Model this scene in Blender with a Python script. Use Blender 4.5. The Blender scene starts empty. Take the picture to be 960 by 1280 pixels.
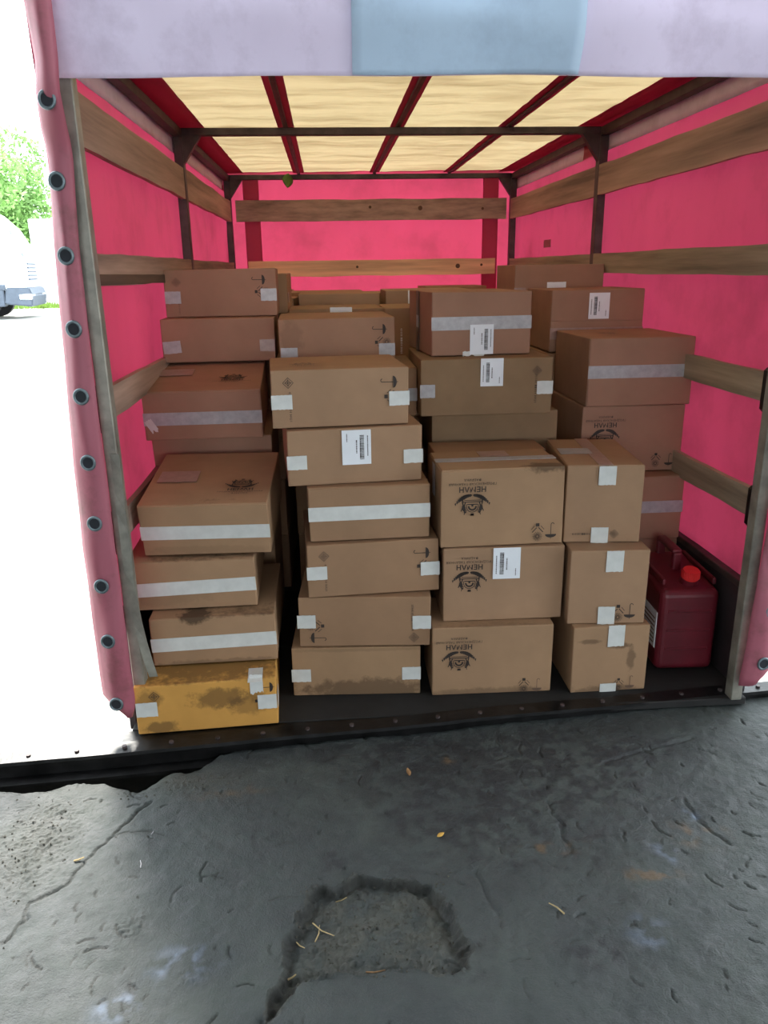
import bpy, bmesh, math, random
import numpy as np
from mathutils import Vector, Matrix, noise
random.seed(7)
S = bpy.context.scene
C = S.collection
R = math.radians

# ------------------------------------------------------------------ camera, world, sun, exposure
cam_d = bpy.data.cameras.new('camera'); cam = bpy.data.objects.new('camera', cam_d); C.objects.link(cam)
cam_d.sensor_fit = 'VERTICAL'; cam_d.sensor_height = 36.0; cam_d.lens = 965.5 / 1280 * 36.0
cam_d.clip_start = 0.05; cam_d.clip_end = 500
yaw, pitch, roll = 0.06776, 0.30523, -0.01544
fw = Vector((math.sin(yaw) * math.cos(pitch), math.cos(yaw) * math.cos(pitch), -math.sin(pitch)))
r0 = Vector((math.cos(yaw), -math.sin(yaw), 0)); u0 = r0.cross(fw)
rr = r0 * math.cos(roll) + u0 * math.sin(roll); uu = rr.cross(fw)
cam.matrix_world = Matrix(((rr.x, uu.x, -fw.x, -0.3825), (rr.y, uu.y, -fw.y, 0.0), (rr.z, uu.z, -fw.z, 1.5374), (0, 0, 0, 1)))
S.camera = cam

w = bpy.data.worlds.new('overcast_sky'); S.world = w; w.use_nodes = True
wn = w.node_tree.nodes; bg = wn['Background']
bg.inputs[0].default_value = (0.86, 0.95, 1.0, 1); bg.inputs[1].default_value = 3.0
sun_d = bpy.data.lights.new('sun', 'SUN'); sun = bpy.data.objects.new('sun', sun_d); C.objects.link(sun)
sun_d.energy = 6.0; sun_d.angle = R(12); sun_d.color = (1.0, 0.95, 0.86)
sun.rotation_euler = (R(-38), R(-14), 0)          # hazy sun high beyond the lorry's rear
S.view_settings.view_transform = 'Standard'; S.view_settings.look = 'None'
S.view_settings.gamma = 1; S.view_settings.use_curve_mapping = False
S.view_settings.exposure = 1.0

# ------------------------------------------------------------------ materials
def lin(c):
    return tuple(((v / 255) / 12.92 if v / 255 <= 0.04045 else ((v / 255 + 0.055) / 1.055) ** 2.4) for v in c) + (1,)

class NT:
    def __init__(s, m):
        s.t = m.node_tree; s.b = s.t.nodes['Principled BSDF']
    def n(s, typ, **kw):
        o = s.t.nodes.new(typ)
        for k, v in kw.items(): setattr(o, k, v)
        return o
    def l(s, a, b): s.t.links.new(a, b)
    def coords(s, scale=(1, 1, 1)):
        tc = s.n('ShaderNodeTexCoord'); mp = s.n('ShaderNodeMapping'); mp.inputs['Scale'].default_value = scale
        s.l(tc.outputs['Object'], mp.inputs[0]); return mp.outputs[0]
    def noise(s, vec, scale, detail=4, rough=0.6):
        o = s.n('ShaderNodeTexNoise'); o.inputs['Scale'].default_value = scale; o.inputs['Detail'].default_value = detail
        o.inputs['Roughness'].default_value = rough; s.l(vec, o.inputs['Vector']); return o.outputs[0]
    def ramp(s, fac, stops):
        o = s.n('ShaderNodeValToRGB'); e = o.color_ramp.elements
        while len(e) < len(stops): e.new(0.5)
        for el, (p, c) in zip(e, stops): el.position = p; el.color = c
        s.l(fac, o.inputs[0]); return o.outputs[0]
    def mix(s, fac, a, b, mode='MIX'):
        o = s.n('ShaderNodeMix', data_type='RGBA', blend_type=mode)
        if isinstance(fac, (int, float)): o.inputs[0].default_value = fac
        else: s.l(fac, o.inputs[0])
        for v, i in ((a, 6), (b, 7)):
            if isinstance(v, tuple): o.inputs[i].default_value = v
            else: s.l(v, o.inputs[i])
        return o.outputs[2]
    def math(s, op, a, b=None, c=None):
        o = s.n('ShaderNodeMath', operation=op)
        for i, v in enumerate((a, b, c)):
            if v is None: continue
            if isinstance(v, (int, float)): o.inputs[i].default_value = v
            else: s.l(v, o.inputs[i])
        return o.outputs[0]
    def bump(s, h, dist, strength=1.0):
        o = s.n('ShaderNodeBump'); o.inputs['Distance'].default_value = dist; o.inputs['Strength'].default_value = strength
        s.l(h, o.inputs['Height']); s.l(o.outputs[0], s.b.inputs['Normal']); return o

def mat(name, col, rough=0.7, metal=0.0, var=0.12, scale=8.0, bump=0.0, stretch=(1, 1, 1)):
    m = bpy.data.materials.new(name); m.use_nodes = True; t = NT(m)
    c = lin(col); v = t.coords(stretch); f = t.noise(v, scale)
    dark = tuple(x * (1 - var * 2) for x in c[:3]) + (1,); lite = tuple(min(1, x * (1 + var)) for x in c[:3]) + (1,)
    t.l(t.ramp(f, [(0.3, dark), (0.7, lite)]), t.b.inputs['Base Color'])
    t.b.inputs['Roughness'].default_value = rough; t.b.inputs['Metallic'].default_value = metal
    if bump: t.bump(f, bump)
    return m

def card_mat(name, col, stains=(), dust=0.0):
    """corrugated card; stains = (x, y, z, rx, ry, rz, strength) patches of soaked or dirty board, in the carton's own metres"""
    m = bpy.data.materials.new(name); m.use_nodes = True; t = NT(m)
    c = lin(col); v = t.coords(); big = t.noise(v, 5, 3); fine = t.noise(t.coords((1, 1, 9)), 60, 3)
    base = t.ramp(big, [(0.3, tuple(x * 0.88 for x in c[:3]) + (1,)), (0.7, tuple(min(1, x * 1.07) for x in c[:3]) + (1,))])
    base = t.mix(t.math('MULTIPLY', fine, 0.10), base, (0.1, 0.06, 0.03, 1))
    for (x, y, z, rx, ry, rz, k) in stains:
        mp = t.n('ShaderNodeMapping'); tc = t.n('ShaderNodeTexCoord'); t.l(tc.outputs['Object'], mp.inputs[0])
        mp.vector_type = 'POINT'; mp.inputs['Location'].default_value = (-x / rx, -y / ry, -z / rz); mp.inputs['Scale'].default_value = (1 / rx, 1 / ry, 1 / rz)
        ln = t.n('ShaderNodeVectorMath', operation='LENGTH'); t.l(mp.outputs[0], ln.inputs[0])
        n = t.noise(v, 28, 5, 0.65)
        d = t.math('ADD', ln.outputs['Value'], t.math('MULTIPLY_ADD', n, 1.6, -0.8))
        mk = t.ramp(d, [(0.62, (k, k, k, 1)), (1.0, (0, 0, 0, 1))])
        base = t.mix(mk, base, (0.055, 0.032, 0.018, 1))
    t.l(base, t.b.inputs['Base Color']); t.b.inputs['Roughness'].default_value = 0.78
    t.b.inputs['Specular IOR Level'].default_value = 0.25
    t.bump(fine, 0.0004, 0.5)
    return m

def cloth_mat(name, diff, trans, fac=0.6, dirt=0.25, scale=3.0, dirtcol=(0.12, 0.05, 0.04, 1), stops=(0.5, 0.72), st=(1, 1, 1)):
    m = bpy.data.materials.new(name); m.use_nodes = True; t = NT(m)
    v = t.coords(st); n1 = t.noise(v, scale, 6, 0.7); n2 = t.noise(t.coords((1, 1, 0.15)), 9, 4)
    dm = t.math('MULTIPLY', t.ramp(n1, [(stops[0], (0, 0, 0, 1)), (stops[1], (1, 1, 1, 1))]), dirt)
    dm2 = t.math('ADD', dm, t.math('MULTIPLY', n2, 0.12))
    a = t.mix(dm2, diff, dirtcol); b = t.mix(dm2, trans, dirtcol)
    t.l(a, t.b.inputs['Base Color']); t.b.inputs['Roughness'].default_value = 0.55
    tr = t.n('ShaderNodeBsdfTranslucent'); t.l(b, tr.inputs[0])
    mx = t.n('ShaderNodeMixShader'); mx.inputs[0].default_value = fac
    out = [n for n in t.t.nodes if n.type == 'OUTPUT_MATERIAL'][0]
    t.l(t.b.outputs[0], mx.inputs[1]); t.l(tr.outputs[0], mx.inputs[2]); t.l(mx.outputs[0], out.inputs[0])
    return m

M = {}
M['card'] = card_mat('kraft_card', (160, 127, 100))
M['card2'] = card_mat('brown_card', (152, 119, 92))
M['card3'] = card_mat('pinkish_card', (156, 118, 98))
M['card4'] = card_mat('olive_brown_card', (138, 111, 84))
M['tape'] = mat('white_tape', (205, 205, 202), 0.35, var=0.05, scale=20)
M['tape_old'] = mat('grey_tape', (168, 165, 168), 0.3, var=0.1, scale=30)
M['tape_clear'] = mat('dull_clear_tape', (158, 126, 116), 0.3, var=0.1, scale=30)
M['tape_brown'] = mat('dark_brown_tape', (72, 58, 54), 0.3, var=0.1, scale=30)
M['paper'] = mat('label_paper', (226, 228, 234), 0.55, var=0.03)
M['ink'] = mat('printing_ink', (50, 38, 32), 0.7, var=0.2, scale=60)
M['ink_faint'] = mat('faded_ink', (104, 78, 62), 0.7, var=0.2, scale=60)
M['wood'] = mat('old_board_wood', (162, 134, 120), 0.75, var=0.3, scale=3, bump=0.002, stretch=(1, 0.25, 5))
M['wood_grey'] = mat('weathered_board_wood', (158, 142, 122), 0.8, var=0.3, scale=3, bump=0.002, stretch=(1, 0.25, 5))
M['wood_pale'] = mat('pale_pine_board_wood', (224, 180, 140), 0.7, var=0.25, scale=3, bump=0.002, stretch=(0.3, 1, 5))
M['wood_dark'] = mat('dark_board_wood', (88, 66, 54), 0.8, var=0.3, scale=3, bump=0.002, stretch=(1, 0.3, 5))
M['frame'] = mat('painted_steel_frame', (78, 66, 66), 0.55, metal=0.3, var=0.25, scale=10)
M['post'] = mat('galvanised_post', (138, 134, 124), 0.5, metal=0.35, var=0.2, scale=12)
M['black'] = mat('black_steel', (26, 25, 26), 0.38, metal=0.35, var=0.5, scale=14, bump=0.002)
M['rubber'] = mat('black_rubber', (24, 24, 26), 0.8)
M['sidewall'] = mat('drop_side_panel', (60, 52, 56), 0.6, var=0.3, scale=4)
M['tfloor'] = mat('dark_plywood_floor', (26, 24, 24), 0.8, var=0.4, scale=5, bump=0.003)
M['ring'] = mat('zinc_eyelet', (112, 124, 130), 0.4, metal=0.6, var=0.2, scale=40)
M['hole'] = mat('eyelet_shadow_cloth', (34, 38, 46), 0.8)
M['tarp'] = cloth_mat('red_tarpaulin', lin((205, 70, 94)), (0.62, 0.20, 0.31, 1), 0.5, 0.2)
M['tarp_edge'] = cloth_mat('red_tarpaulin_hem', lin((168, 92, 108)), (0.5, 0.06, 0.10, 1), 0.12, 0.5, 9)
M['strap'] = cloth_mat('red_roof_seam_band', lin((196, 60, 104)), (0.6, 0.10, 0.22, 1), 0.45, 0.2)
M['roof'] = cloth_mat('yellowed_roof_sheet', lin((205, 195, 160)), (0.60, 0.54, 0.41, 1), 0.54, 0.5, 2.0, (0.20, 0.13, 0.05, 1), (0.44, 0.80), (0.7, 4.0, 1))
M['mauve'] = cloth_mat('glare_lightened_tarpaulin', lin((240, 226, 252)), (0.9, 0.86, 1.0, 1), 0.08, 0.25, 4, (0.25, 0.15, 0.25, 1))  # mauve lightened: lens glare on the header put into the colour
M['bluepatch'] = cloth_mat('blue_grey_patch', lin((190, 212, 236)), (0.62, 0.80, 0.95, 1), 0.08, 0.25, 4, (0.15, 0.2, 0.3, 1))  # lightened along with the header, glare put into its colour too
M['can'] = mat('dark_red_plastic', (104, 22, 36), 0.45, var=0.2, scale=5)
M['cap'] = mat('bright_red_plastic', (220, 44, 44), 0.4)
M['concrete'] = mat('pale_asphalt', (186, 184, 178), 0.9, var=0.12, scale=0.6, bump=0.004)
M['grass'] = mat('grass', (118, 150, 60), 0.9, var=0.3, scale=3)
M['leaf'] = mat('tree_leaf', (128, 172, 92), 0.7, var=0.3, scale=1.2)
M['leafdark'] = mat('deep_green_leaf', (86, 120, 40), 0.6, var=0.2, scale=20)
M['leafyel'] = mat('dry_yellow_leaf', (206, 160, 74), 0.7, var=0.2, scale=60)
M['straw'] = mat('dry_straw', (170, 150, 108), 0.8, var=0.2, scale=60)
M['chip'] = mat('brown_wood_chip', (132, 96, 58), 0.8, var=0.3, scale=60)
M['bark'] = mat('tree_bark', (104, 88, 72), 0.9, var=0.3, scale=4)
M['white'] = mat('white_vehicle_paint', (226, 230, 234), 0.3, var=0.03)
M['grey'] = mat('grey_bumper_plastic', (74, 84, 98), 0.5, var=0.1)
M['glass'] = mat('tinted_cab_glass', (60, 84, 110), 0.1, var=0.1)
M['lampglass'] = mat('headlamp_glass', (214, 222, 230), 0.15)
M['yellow'] = mat('yellow_steel_paint', (236, 196, 40), 0.5)
M['warm'] = mat('warehouse_plaster', (150, 150, 146), 0.9, var=0.1, scale=1)
M['roofin'] = mat('canopy_sheet_steel', (120, 124, 126), 0.6, var=0.1, scale=1)
M['knot'] = mat('wood_knot', (84, 56, 38), 0.8)

# ------------------------------------------------------------------ helpers
def obj(name, bm, m, parent=None, smooth=False):
    me = bpy.data.meshes.new(name)
    if isinstance(bm, bmesh.types.BMesh): bm.to_mesh(me); bm.free()
    else:
        me.from_pydata(*bm)
    if m: me.materials.append(m)
    if smooth: me.polygons.foreach_set('use_smooth', [True] * len(me.polygons))
    me.update()
    o = bpy.data.objects.new(name, me); C.objects.link(o)
    if parent: o.parent = parent
    return o
def tag(o, label=None, cat=None, group=None, kind=None):
    for k, v in (('label', label), ('category', cat), ('group', group), ('kind', kind)):
        if v: o[k] = v
    return o
def thing(name, label, cat, loc=(0, 0, 0), rot=(0, 0, 0), group=None):
    o = bpy.data.objects.new(name, None); C.objects.link(o); o.empty_display_size = 0.1
    o.location = loc; o.rotation_euler = rot; return tag(o, label, cat, group)
def bm_box(bm, x0, x1, y0, y1, z0, z1, bev=0.0, seg=1, mtx=None):
    r = bmesh.ops.create_cube(bm, size=1.0); vs = r['verts']
    bmesh.ops.scale(bm, vec=(x1 - x0, y1 - y0, z1 - z0), verts=vs)
    bmesh.ops.translate(bm, vec=((x0 + x1) / 2, (y0 + y1) / 2, (z0 + z1) / 2), verts=vs)
    if bev:
        es = list({e for v in vs for e in v.link_edges})
        res = bmesh.ops.bevel(bm, geom=es, offset=bev, segments=seg, affect='EDGES', profile=0.5)
        vs = list({v for f in res['faces'] for v in f.verts} | {v for v in vs if v.is_valid})
    if mtx: bmesh.ops.transform(bm, matrix=mtx, verts=[v for v in vs if v.is_valid])
    return vs
def box(name, x0, x1, y0, y1, z0, z1, m, parent=None, bev=0.003, seg=1):
    bm = bmesh.new(); bm_box(bm, x0, x1, y0, y1, z0, z1, bev, seg); return obj(name, bm, m, parent)
def bm_cyl(bm, p0, p1, r0, r1=None, seg=16):
    p0, p1 = Vector(p0), Vector(p1); d = p1 - p0
    q = d.to_track_quat('Z', 'Y').to_matrix().to_4x4(); q.translation = (p0 + p1) / 2
    bmesh.ops.create_cone(bm, cap_ends=True, segments=seg, radius1=r0, radius2=r0 if r1 is None else r1, depth=d.length, matrix=q)
def cyl(name, p0, p1, r, m, parent=None, seg=16, r1=None):
    bm = bmesh.new(); bm_cyl(bm, p0, p1, r, r1, seg); return obj(name, bm, m, parent, False)
def board(name, p0, p1, h, t, m, parent, warp=0.004, seed=0, n=14):
    """sawn plank from p0 to p1 (lower edges), height h, thickness t, slightly warped and nicked"""
    p0, p1 = Vector(p0), Vector(p1); d = (p1 - p0); side = Vector((d.y, -d.x, 0)).normalized()
    V = []; F = []
    for i in range(n + 1):
        u = i / n; p = p0 + d * u
        a = noise.noise((seed * 7.1, u * 3, 0)) * warp; b = noise.noise((seed * 3.3, u * 9, 4)) * warp; c = noise.noise((seed, u * 8, 9)) * warp * 0.8
        for (k, z) in ((-0.5, b), (0.5, b), (0.5, h + c), (-0.5, h + c)):
            V.append(p + side * (k * t + a) + Vector((0, 0, z)))
    for i in range(n):
        for j in range(4): F.append((i * 4 + j, i * 4 + (j + 1) % 4, i * 4 + 4 + (j + 1) % 4, i * 4 + 4 + j))
    F += [(0, 3, 2, 1), (n * 4, n * 4 + 1, n * 4 + 2, n * 4 + 3)]
    return obj(name, (V, [], F), m, parent)
def sheet(name, o, du, dv, nu, nv, fn, m, parent, thick=0.0):
    """cloth grid: origin + u*du + v*dv, pushed along its normal by fn(u,v)"""
    o, du, dv = Vector(o), Vector(du), Vector(dv); n = du.cross(dv).normalized()
    V = [o + du * (i / nu) + dv * (j / nv) + n * fn(i / nu, j / nv) for j in range(nv + 1) for i in range(nu + 1)]
    F = [(j * (nu + 1) + i, j * (nu + 1) + i + 1, (j + 1) * (nu + 1) + i + 1, (j + 1) * (nu + 1) + i) for j in range(nv) for i in range(nu)]
    ob = obj(name, (V, [], F), m, parent, True)
    if thick:
        md = ob.modifiers.new('thickness', 'SOLIDIFY'); md.thickness = thick
    return ob

# ------------------------------------------------------------------ flat print shapes (local x right, y up)
def polys(*ps):
    V = []; F = []
    for p in ps:
        k = len(V); V += [(x, y, 0) for x, y in p]; F.append(tuple(range(k, k + len(p))))
    me = bpy.data.meshes.new('print'); me.from_pydata(V, [], F)
    bm = bmesh.new(); bm.from_mesh(me); bpy.data.meshes.remove(me)
    bmesh.ops.recalc_face_normals(bm, faces=bm.faces)
    for f in bm.faces:
        if f.normal.z < 0: f.normal_flip()
    bmesh.ops.triangulate(bm, faces=bm.faces); me = bpy.data.meshes.new('print'); bm.to_mesh(me); bm.free(); return me
def rect(x0, y0, x1, y1): return [(x0, y0), (x1, y0), (x1, y1), (x0, y1)]
def seg2(a, b, t):
    dx, dy = b[0] - a[0], b[1] - a[1]; l = math.hypot(dx, dy); nx, ny = -dy / l * t / 2, dx / l * t / 2
    return [(a[0] - nx, a[1] - ny), (b[0] - nx, b[1] - ny), (b[0] + nx, b[1] + ny), (a[0] + nx, a[1] + ny)]
def arc(cx, cy, r, a0, a1, t, n=10):
    out = []
    for i in range(n):
        p = R(a0 + (a1 - a0) * i / n); q = R(a0 + (a1 - a0) * (i + 1) / n)
        out.append([(cx + (r - t / 2) * math.cos(p), cy + (r - t / 2) * math.sin(p)), (cx + (r + t / 2) * math.cos(p), cy + (r + t / 2) * math.sin(p)),
                    (cx + (r + t / 2) * math.cos(q), cy + (r + t / 2) * math.sin(q)), (cx + (r - t / 2) * math.cos(q), cy + (r - t / 2) * math.sin(q))])
    return out
def disc(cx, cy, rx, ry=None, n=12, rot=0):
    ry = ry or rx; c, s = math.cos(rot), math.sin(rot)
    return [(cx + rx * math.cos(2 * math.pi * i / n) * c - ry * math.sin(2 * math.pi * i / n) * s,
             cy + rx * math.cos(2 * math.pi * i / n) * s + ry * math.sin(2 * math.pi * i / n) * c) for i in range(n)]
def font_mesh(txt, size, spacing=1.0, bold=0.0):
    cu = bpy.data.curves.new('lettering', 'FONT'); cu.body = txt; cu.size = size; cu.align_x = 'CENTER'; cu.align_y = 'CENTER'
    cu.space_character = spacing; cu.resolution_u = 2; cu.offset = bold
    o = bpy.data.objects.new('lettering', cu); C.objects.link(o)
    me = bpy.data.meshes.new_from_object(o); bpy.data.objects.remove(o); bpy.data.curves.remove(cu); me.materials.clear(); return me

def spray(s):       # a branch of small leaves curving up and out to one side
    out = []
    for i in range(9):
        t = (i + 0.3) / 8.3; x = s * (0.005 + 0.056 * t); y = 0.004 + 0.031 * t * t
        sl = s * math.atan2(0.062 * t, 0.056); k = 1.0 - abs(t - 0.45) * 0.9
        out.append(disc(x, y + 0.004 * k, 0.0085 * k, 0.0038 * k, 8, sl + s * 0.5)); out.append(disc(x, y - 0.0035 * k, 0.0085 * k, 0.0036 * k, 8, sl - s * 0.35))
    return out
leaf_ps = spray(1) + spray(-1)
crest = []
crest += arc(0, 0.024, 0.0135, 0, 180, 0.006) + arc(0, 0.024, 0.0215, -20, 200, 0.0025, 14)
crest += [rect(-0.0185, 0.016, 0.0185, 0.0195), rect(-0.035, 0.0075, 0.035, 0.0105), rect(-0.03, 0.002, 0.03, 0.0042)]
crest += [rect(-0.006, 0.050, 0.006, 0.058), [(-0.008, 0.058), (0.008, 0.058), (0.0, 0.050)], disc(0, 0.022, 0.004)]
for s in (-1, 1):   # upright animal supporters either side of the arch
    crest += [disc(s * 0.031, 0.031, 0.0065, 0.012, 10, s * 0.2), disc(s * 0.026, 0.045, 0.005, 0.0038, 8), seg2((s * 0.033, 0.022), (s * 0.036, 0.010), 0.004),
              seg2((s * 0.029, 0.022), (s * 0.025, 0.010), 0.004), seg2((s * 0.029, 0.036), (s * 0.020, 0.040), 0.003), seg2((s * 0.036, 0.03), (s * 0.041, 0.042), 0.003),
              seg2((s * 0.027, 0.047), (s * 0.030, 0.055), 0.0025), rect(min(s * .033, s * .038), 0.0, max(s * .033, s * .038), 0.012)]
crest = [[(x, y * 1.04 + 0.019) for x, y in p] for p in crest]
ME_EMBLEM = polys(*(leaf_ps + crest))
ME_BRAND = font_mesh('НЕМАН', 0.0265, 1.05, 0.0006)
ME_SUB = font_mesh('ГРОДНЕНСКАЯ ТАБАЧНАЯ', 0.0125, 1.05)
ME_SUB2 = font_mesh('ФАБРИКА', 0.0125, 1.05)
def smalltext():       # a printed line too small to read: letter-like strokes
    rnd = random.Random(8); ps = []; x = -0.05
    while x < 0.05:
        a = rnd.uniform(0.0014, 0.0022); ps.append(rect(x, -0.004, x + a, 0.004))
        if rnd.random() < 0.6: ps.append(rect(x + a, rnd.choice((-0.004, -0.0006, 0.0026)), x + a + 0.0026, rnd.choice((-0.0026, 0.0008, 0.004)) if False else 0.004)) if rnd.random() < 0.3 else ps.append(rect(x + a, -0.0006, x + a + 0.0026, 0.0008))
        x += rnd.choice((0.0058, 0.0068, 0.0078))
    return polys(*ps)
ME_SMALLTXT = smalltext()
def umbrella():
    top = [(0.021 * math.cos(R(a)), 0.013 * math.sin(R(a)) + 0.012) for a in range(0, 181, 20)]
    return polys(top, rect(-0.0012, -0.026, 0.0012, 0.014), rect(-0.001, 0.024, 0.001, 0.030), *arc(-0.0055, -0.026, 0.0055, 180, 360, 0.0024, 8))
ME_UMB = umbrella()
def sunbox():
    ps = [rect(-0.006, -0.036, 0.007, -0.024)]
    for k in range(16):
        a = R(k * 22.5); ps.append(seg2((0.004 * math.cos(a), 0.014 + 0.004 * math.sin(a)), (0.018 * math.cos(a), 0.014 + 0.018 * math.sin(a)), 0.0016))
    ps += [seg2((-0.020, -0.002), (-0.003, -0.020), 0.003), seg2((0.020, -0.002), (0.003, -0.020), 0.003), seg2((-0.024, -0.012), (-0.012, -0.026), 0.002), seg2((0.024, -0.012), (0.012, -0.026), 0.002)]
    return polys(*ps)
ME_SUN = sunbox()
def diamond():
    ps = []
    for a in range(4):
        c, s = math.cos(R(45 + 90 * a)), math.sin(R(45 + 90 * a))
        for k in (0.007, 0.0135):
            c0 = R(90 * a); c1 = R(90 * a + 90); rr_ = k * 1.35
            ps.append(seg2((rr_ * math.cos(c0), rr_ * math.sin(c0)), (rr_ * math.cos(c1), rr_ * math.sin(c1)), 0.0017))
        ps.append(seg2((0, 0), (0.014 * math.cos(R(90 * a)), 0.014 * math.sin(R(90 * a))), 0.0014))
    ps.append(disc(0, 0, 0.0025))
    return polys(*ps)
ME_DIA = diamond()
def barcode():
    rnd = random.Random(3); ps = []; y = -0.042
    while y < 0.042:
        h = rnd.choice((0.0010, 0.0016, 0.0024)); ps.append(rect(-0.0075, y, 0.0075, y + h)); y += h + rnd.choice((0.0010, 0.0016))
    return polys(*ps)
ME_BAR = barcode()
def tinylines():
    rnd = random.Random(5); ps = []
    for x, w_, (a, b) in ((0.036, 0.003, (-0.03, 0.035)), (-0.002, 0.004, (-0.02, 0.02)), (0.012, 0.002, (-0.035, 0.03)), (-0.034, 0.003, (0.02, 0.045))):
        y = a
        while y < b:
            l = rnd.uniform(0.002, 0.006); ps.append(rect(x, y, x + w_, y + l)); y += l + 0.0016
    return polys(*ps)
ME_TINY = tinylines()

def face_m(face, wd, d, h, u, v, off, rot):
    """matrix putting a flat shape on a carton face at u,v (0..1 from the face's lower left)"""
    if face == 'F': X, Y, N = Vector((1, 0, 0)), Vector((0, 0, 1)), Vector((0, -1, 0)); O = Vector((-wd / 2 + u * wd, -d / 2, v * h))
    elif face == 'T': X, Y, N = Vector((1, 0, 0)), Vector((0, 1, 0)), Vector((0, 0, 1)); O = Vector((-wd / 2 + u * wd, -d / 2 + v * d, h))
    elif face == 'L': X, Y, N = Vector((0, -1, 0)), Vector((0, 0, 1)), Vector((-1, 0, 0)); O = Vector((-wd / 2, d / 2 - u * d, v * h))
    else: X, Y, N = Vector((0, 1, 0)), Vector((0, 0, 1)), Vector((1, 0, 0)); O = Vector((wd / 2, -d / 2 + u * d, v * h))
    O = O + N * off; c, s = math.cos(R(rot)), math.sin(R(rot))
    X2 = X * c + Y * s; Y2 = Y * c - X * s
    return Matrix(((X2.x, Y2.x, N.x, O.x), (X2.y, Y2.y, N.y, O.y), (X2.z, Y2.z, N.z, O.z), (0, 0, 0, 1)))
_mc = {}
def decal(root, face, dims, me, m, u, v, rot=0, off=0.0042, name='print', scale=1.0, parent=None, pm=None):
    key = (me.name, m.name)
    if key not in _mc:
        c = me.copy(); c.materials.clear(); c.materials.append(m); _mc[key] = c
    o = bpy.data.objects.new(name, _mc[key]); C.objects.link(o); o.parent = parent or root
    mm = face_m(face, *dims, u, v, off, rot) @ Matrix.Scale(scale, 4)
    o.matrix_local = (pm.inverted() @ mm) if pm else mm
    return o
def patch(root, face, dims, u, v, sx, sy, m, name, rot=0, off=0.0015, ragged=0.0, parent=None):
    """strip of tape or paper; thin slab centred on u,v"""
    bm = bmesh.new(); n = 10 if ragged else 1; t = 0.0012; rnd = random.Random(int(u * 99 + v * 77 + sx * 1000))
    top = []
    V = []; 
    for i in range(n + 1):
        x = -sx / 2 + sx * i / n
        V.append((x, -sy / 2 + (rnd.uniform(-1, 1) * ragged if ragged else 0))); top.append((x, sy / 2 + (rnd.uniform(-1, 1) * ragged * 0.5 if ragged else 0)))
    ring = V + top[::-1]
    vs0 = [bm.verts.new((x, y, 0)) for x, y in ring]; vs1 = [bm.verts.new((x, y, t)) for x, y in ring]
    bm.faces.new(vs0[::-1]); bm.faces.new(vs1)
    k = len(ring)
    for i in range(k): bm.faces.new((vs0[i], vs0[(i + 1) % k], vs1[(i + 1) % k], vs1[i]))
    o = obj(name, bm, m, parent or root); o.matrix_local = face_m(face, *dims, u, v, off, rot); return o

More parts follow.
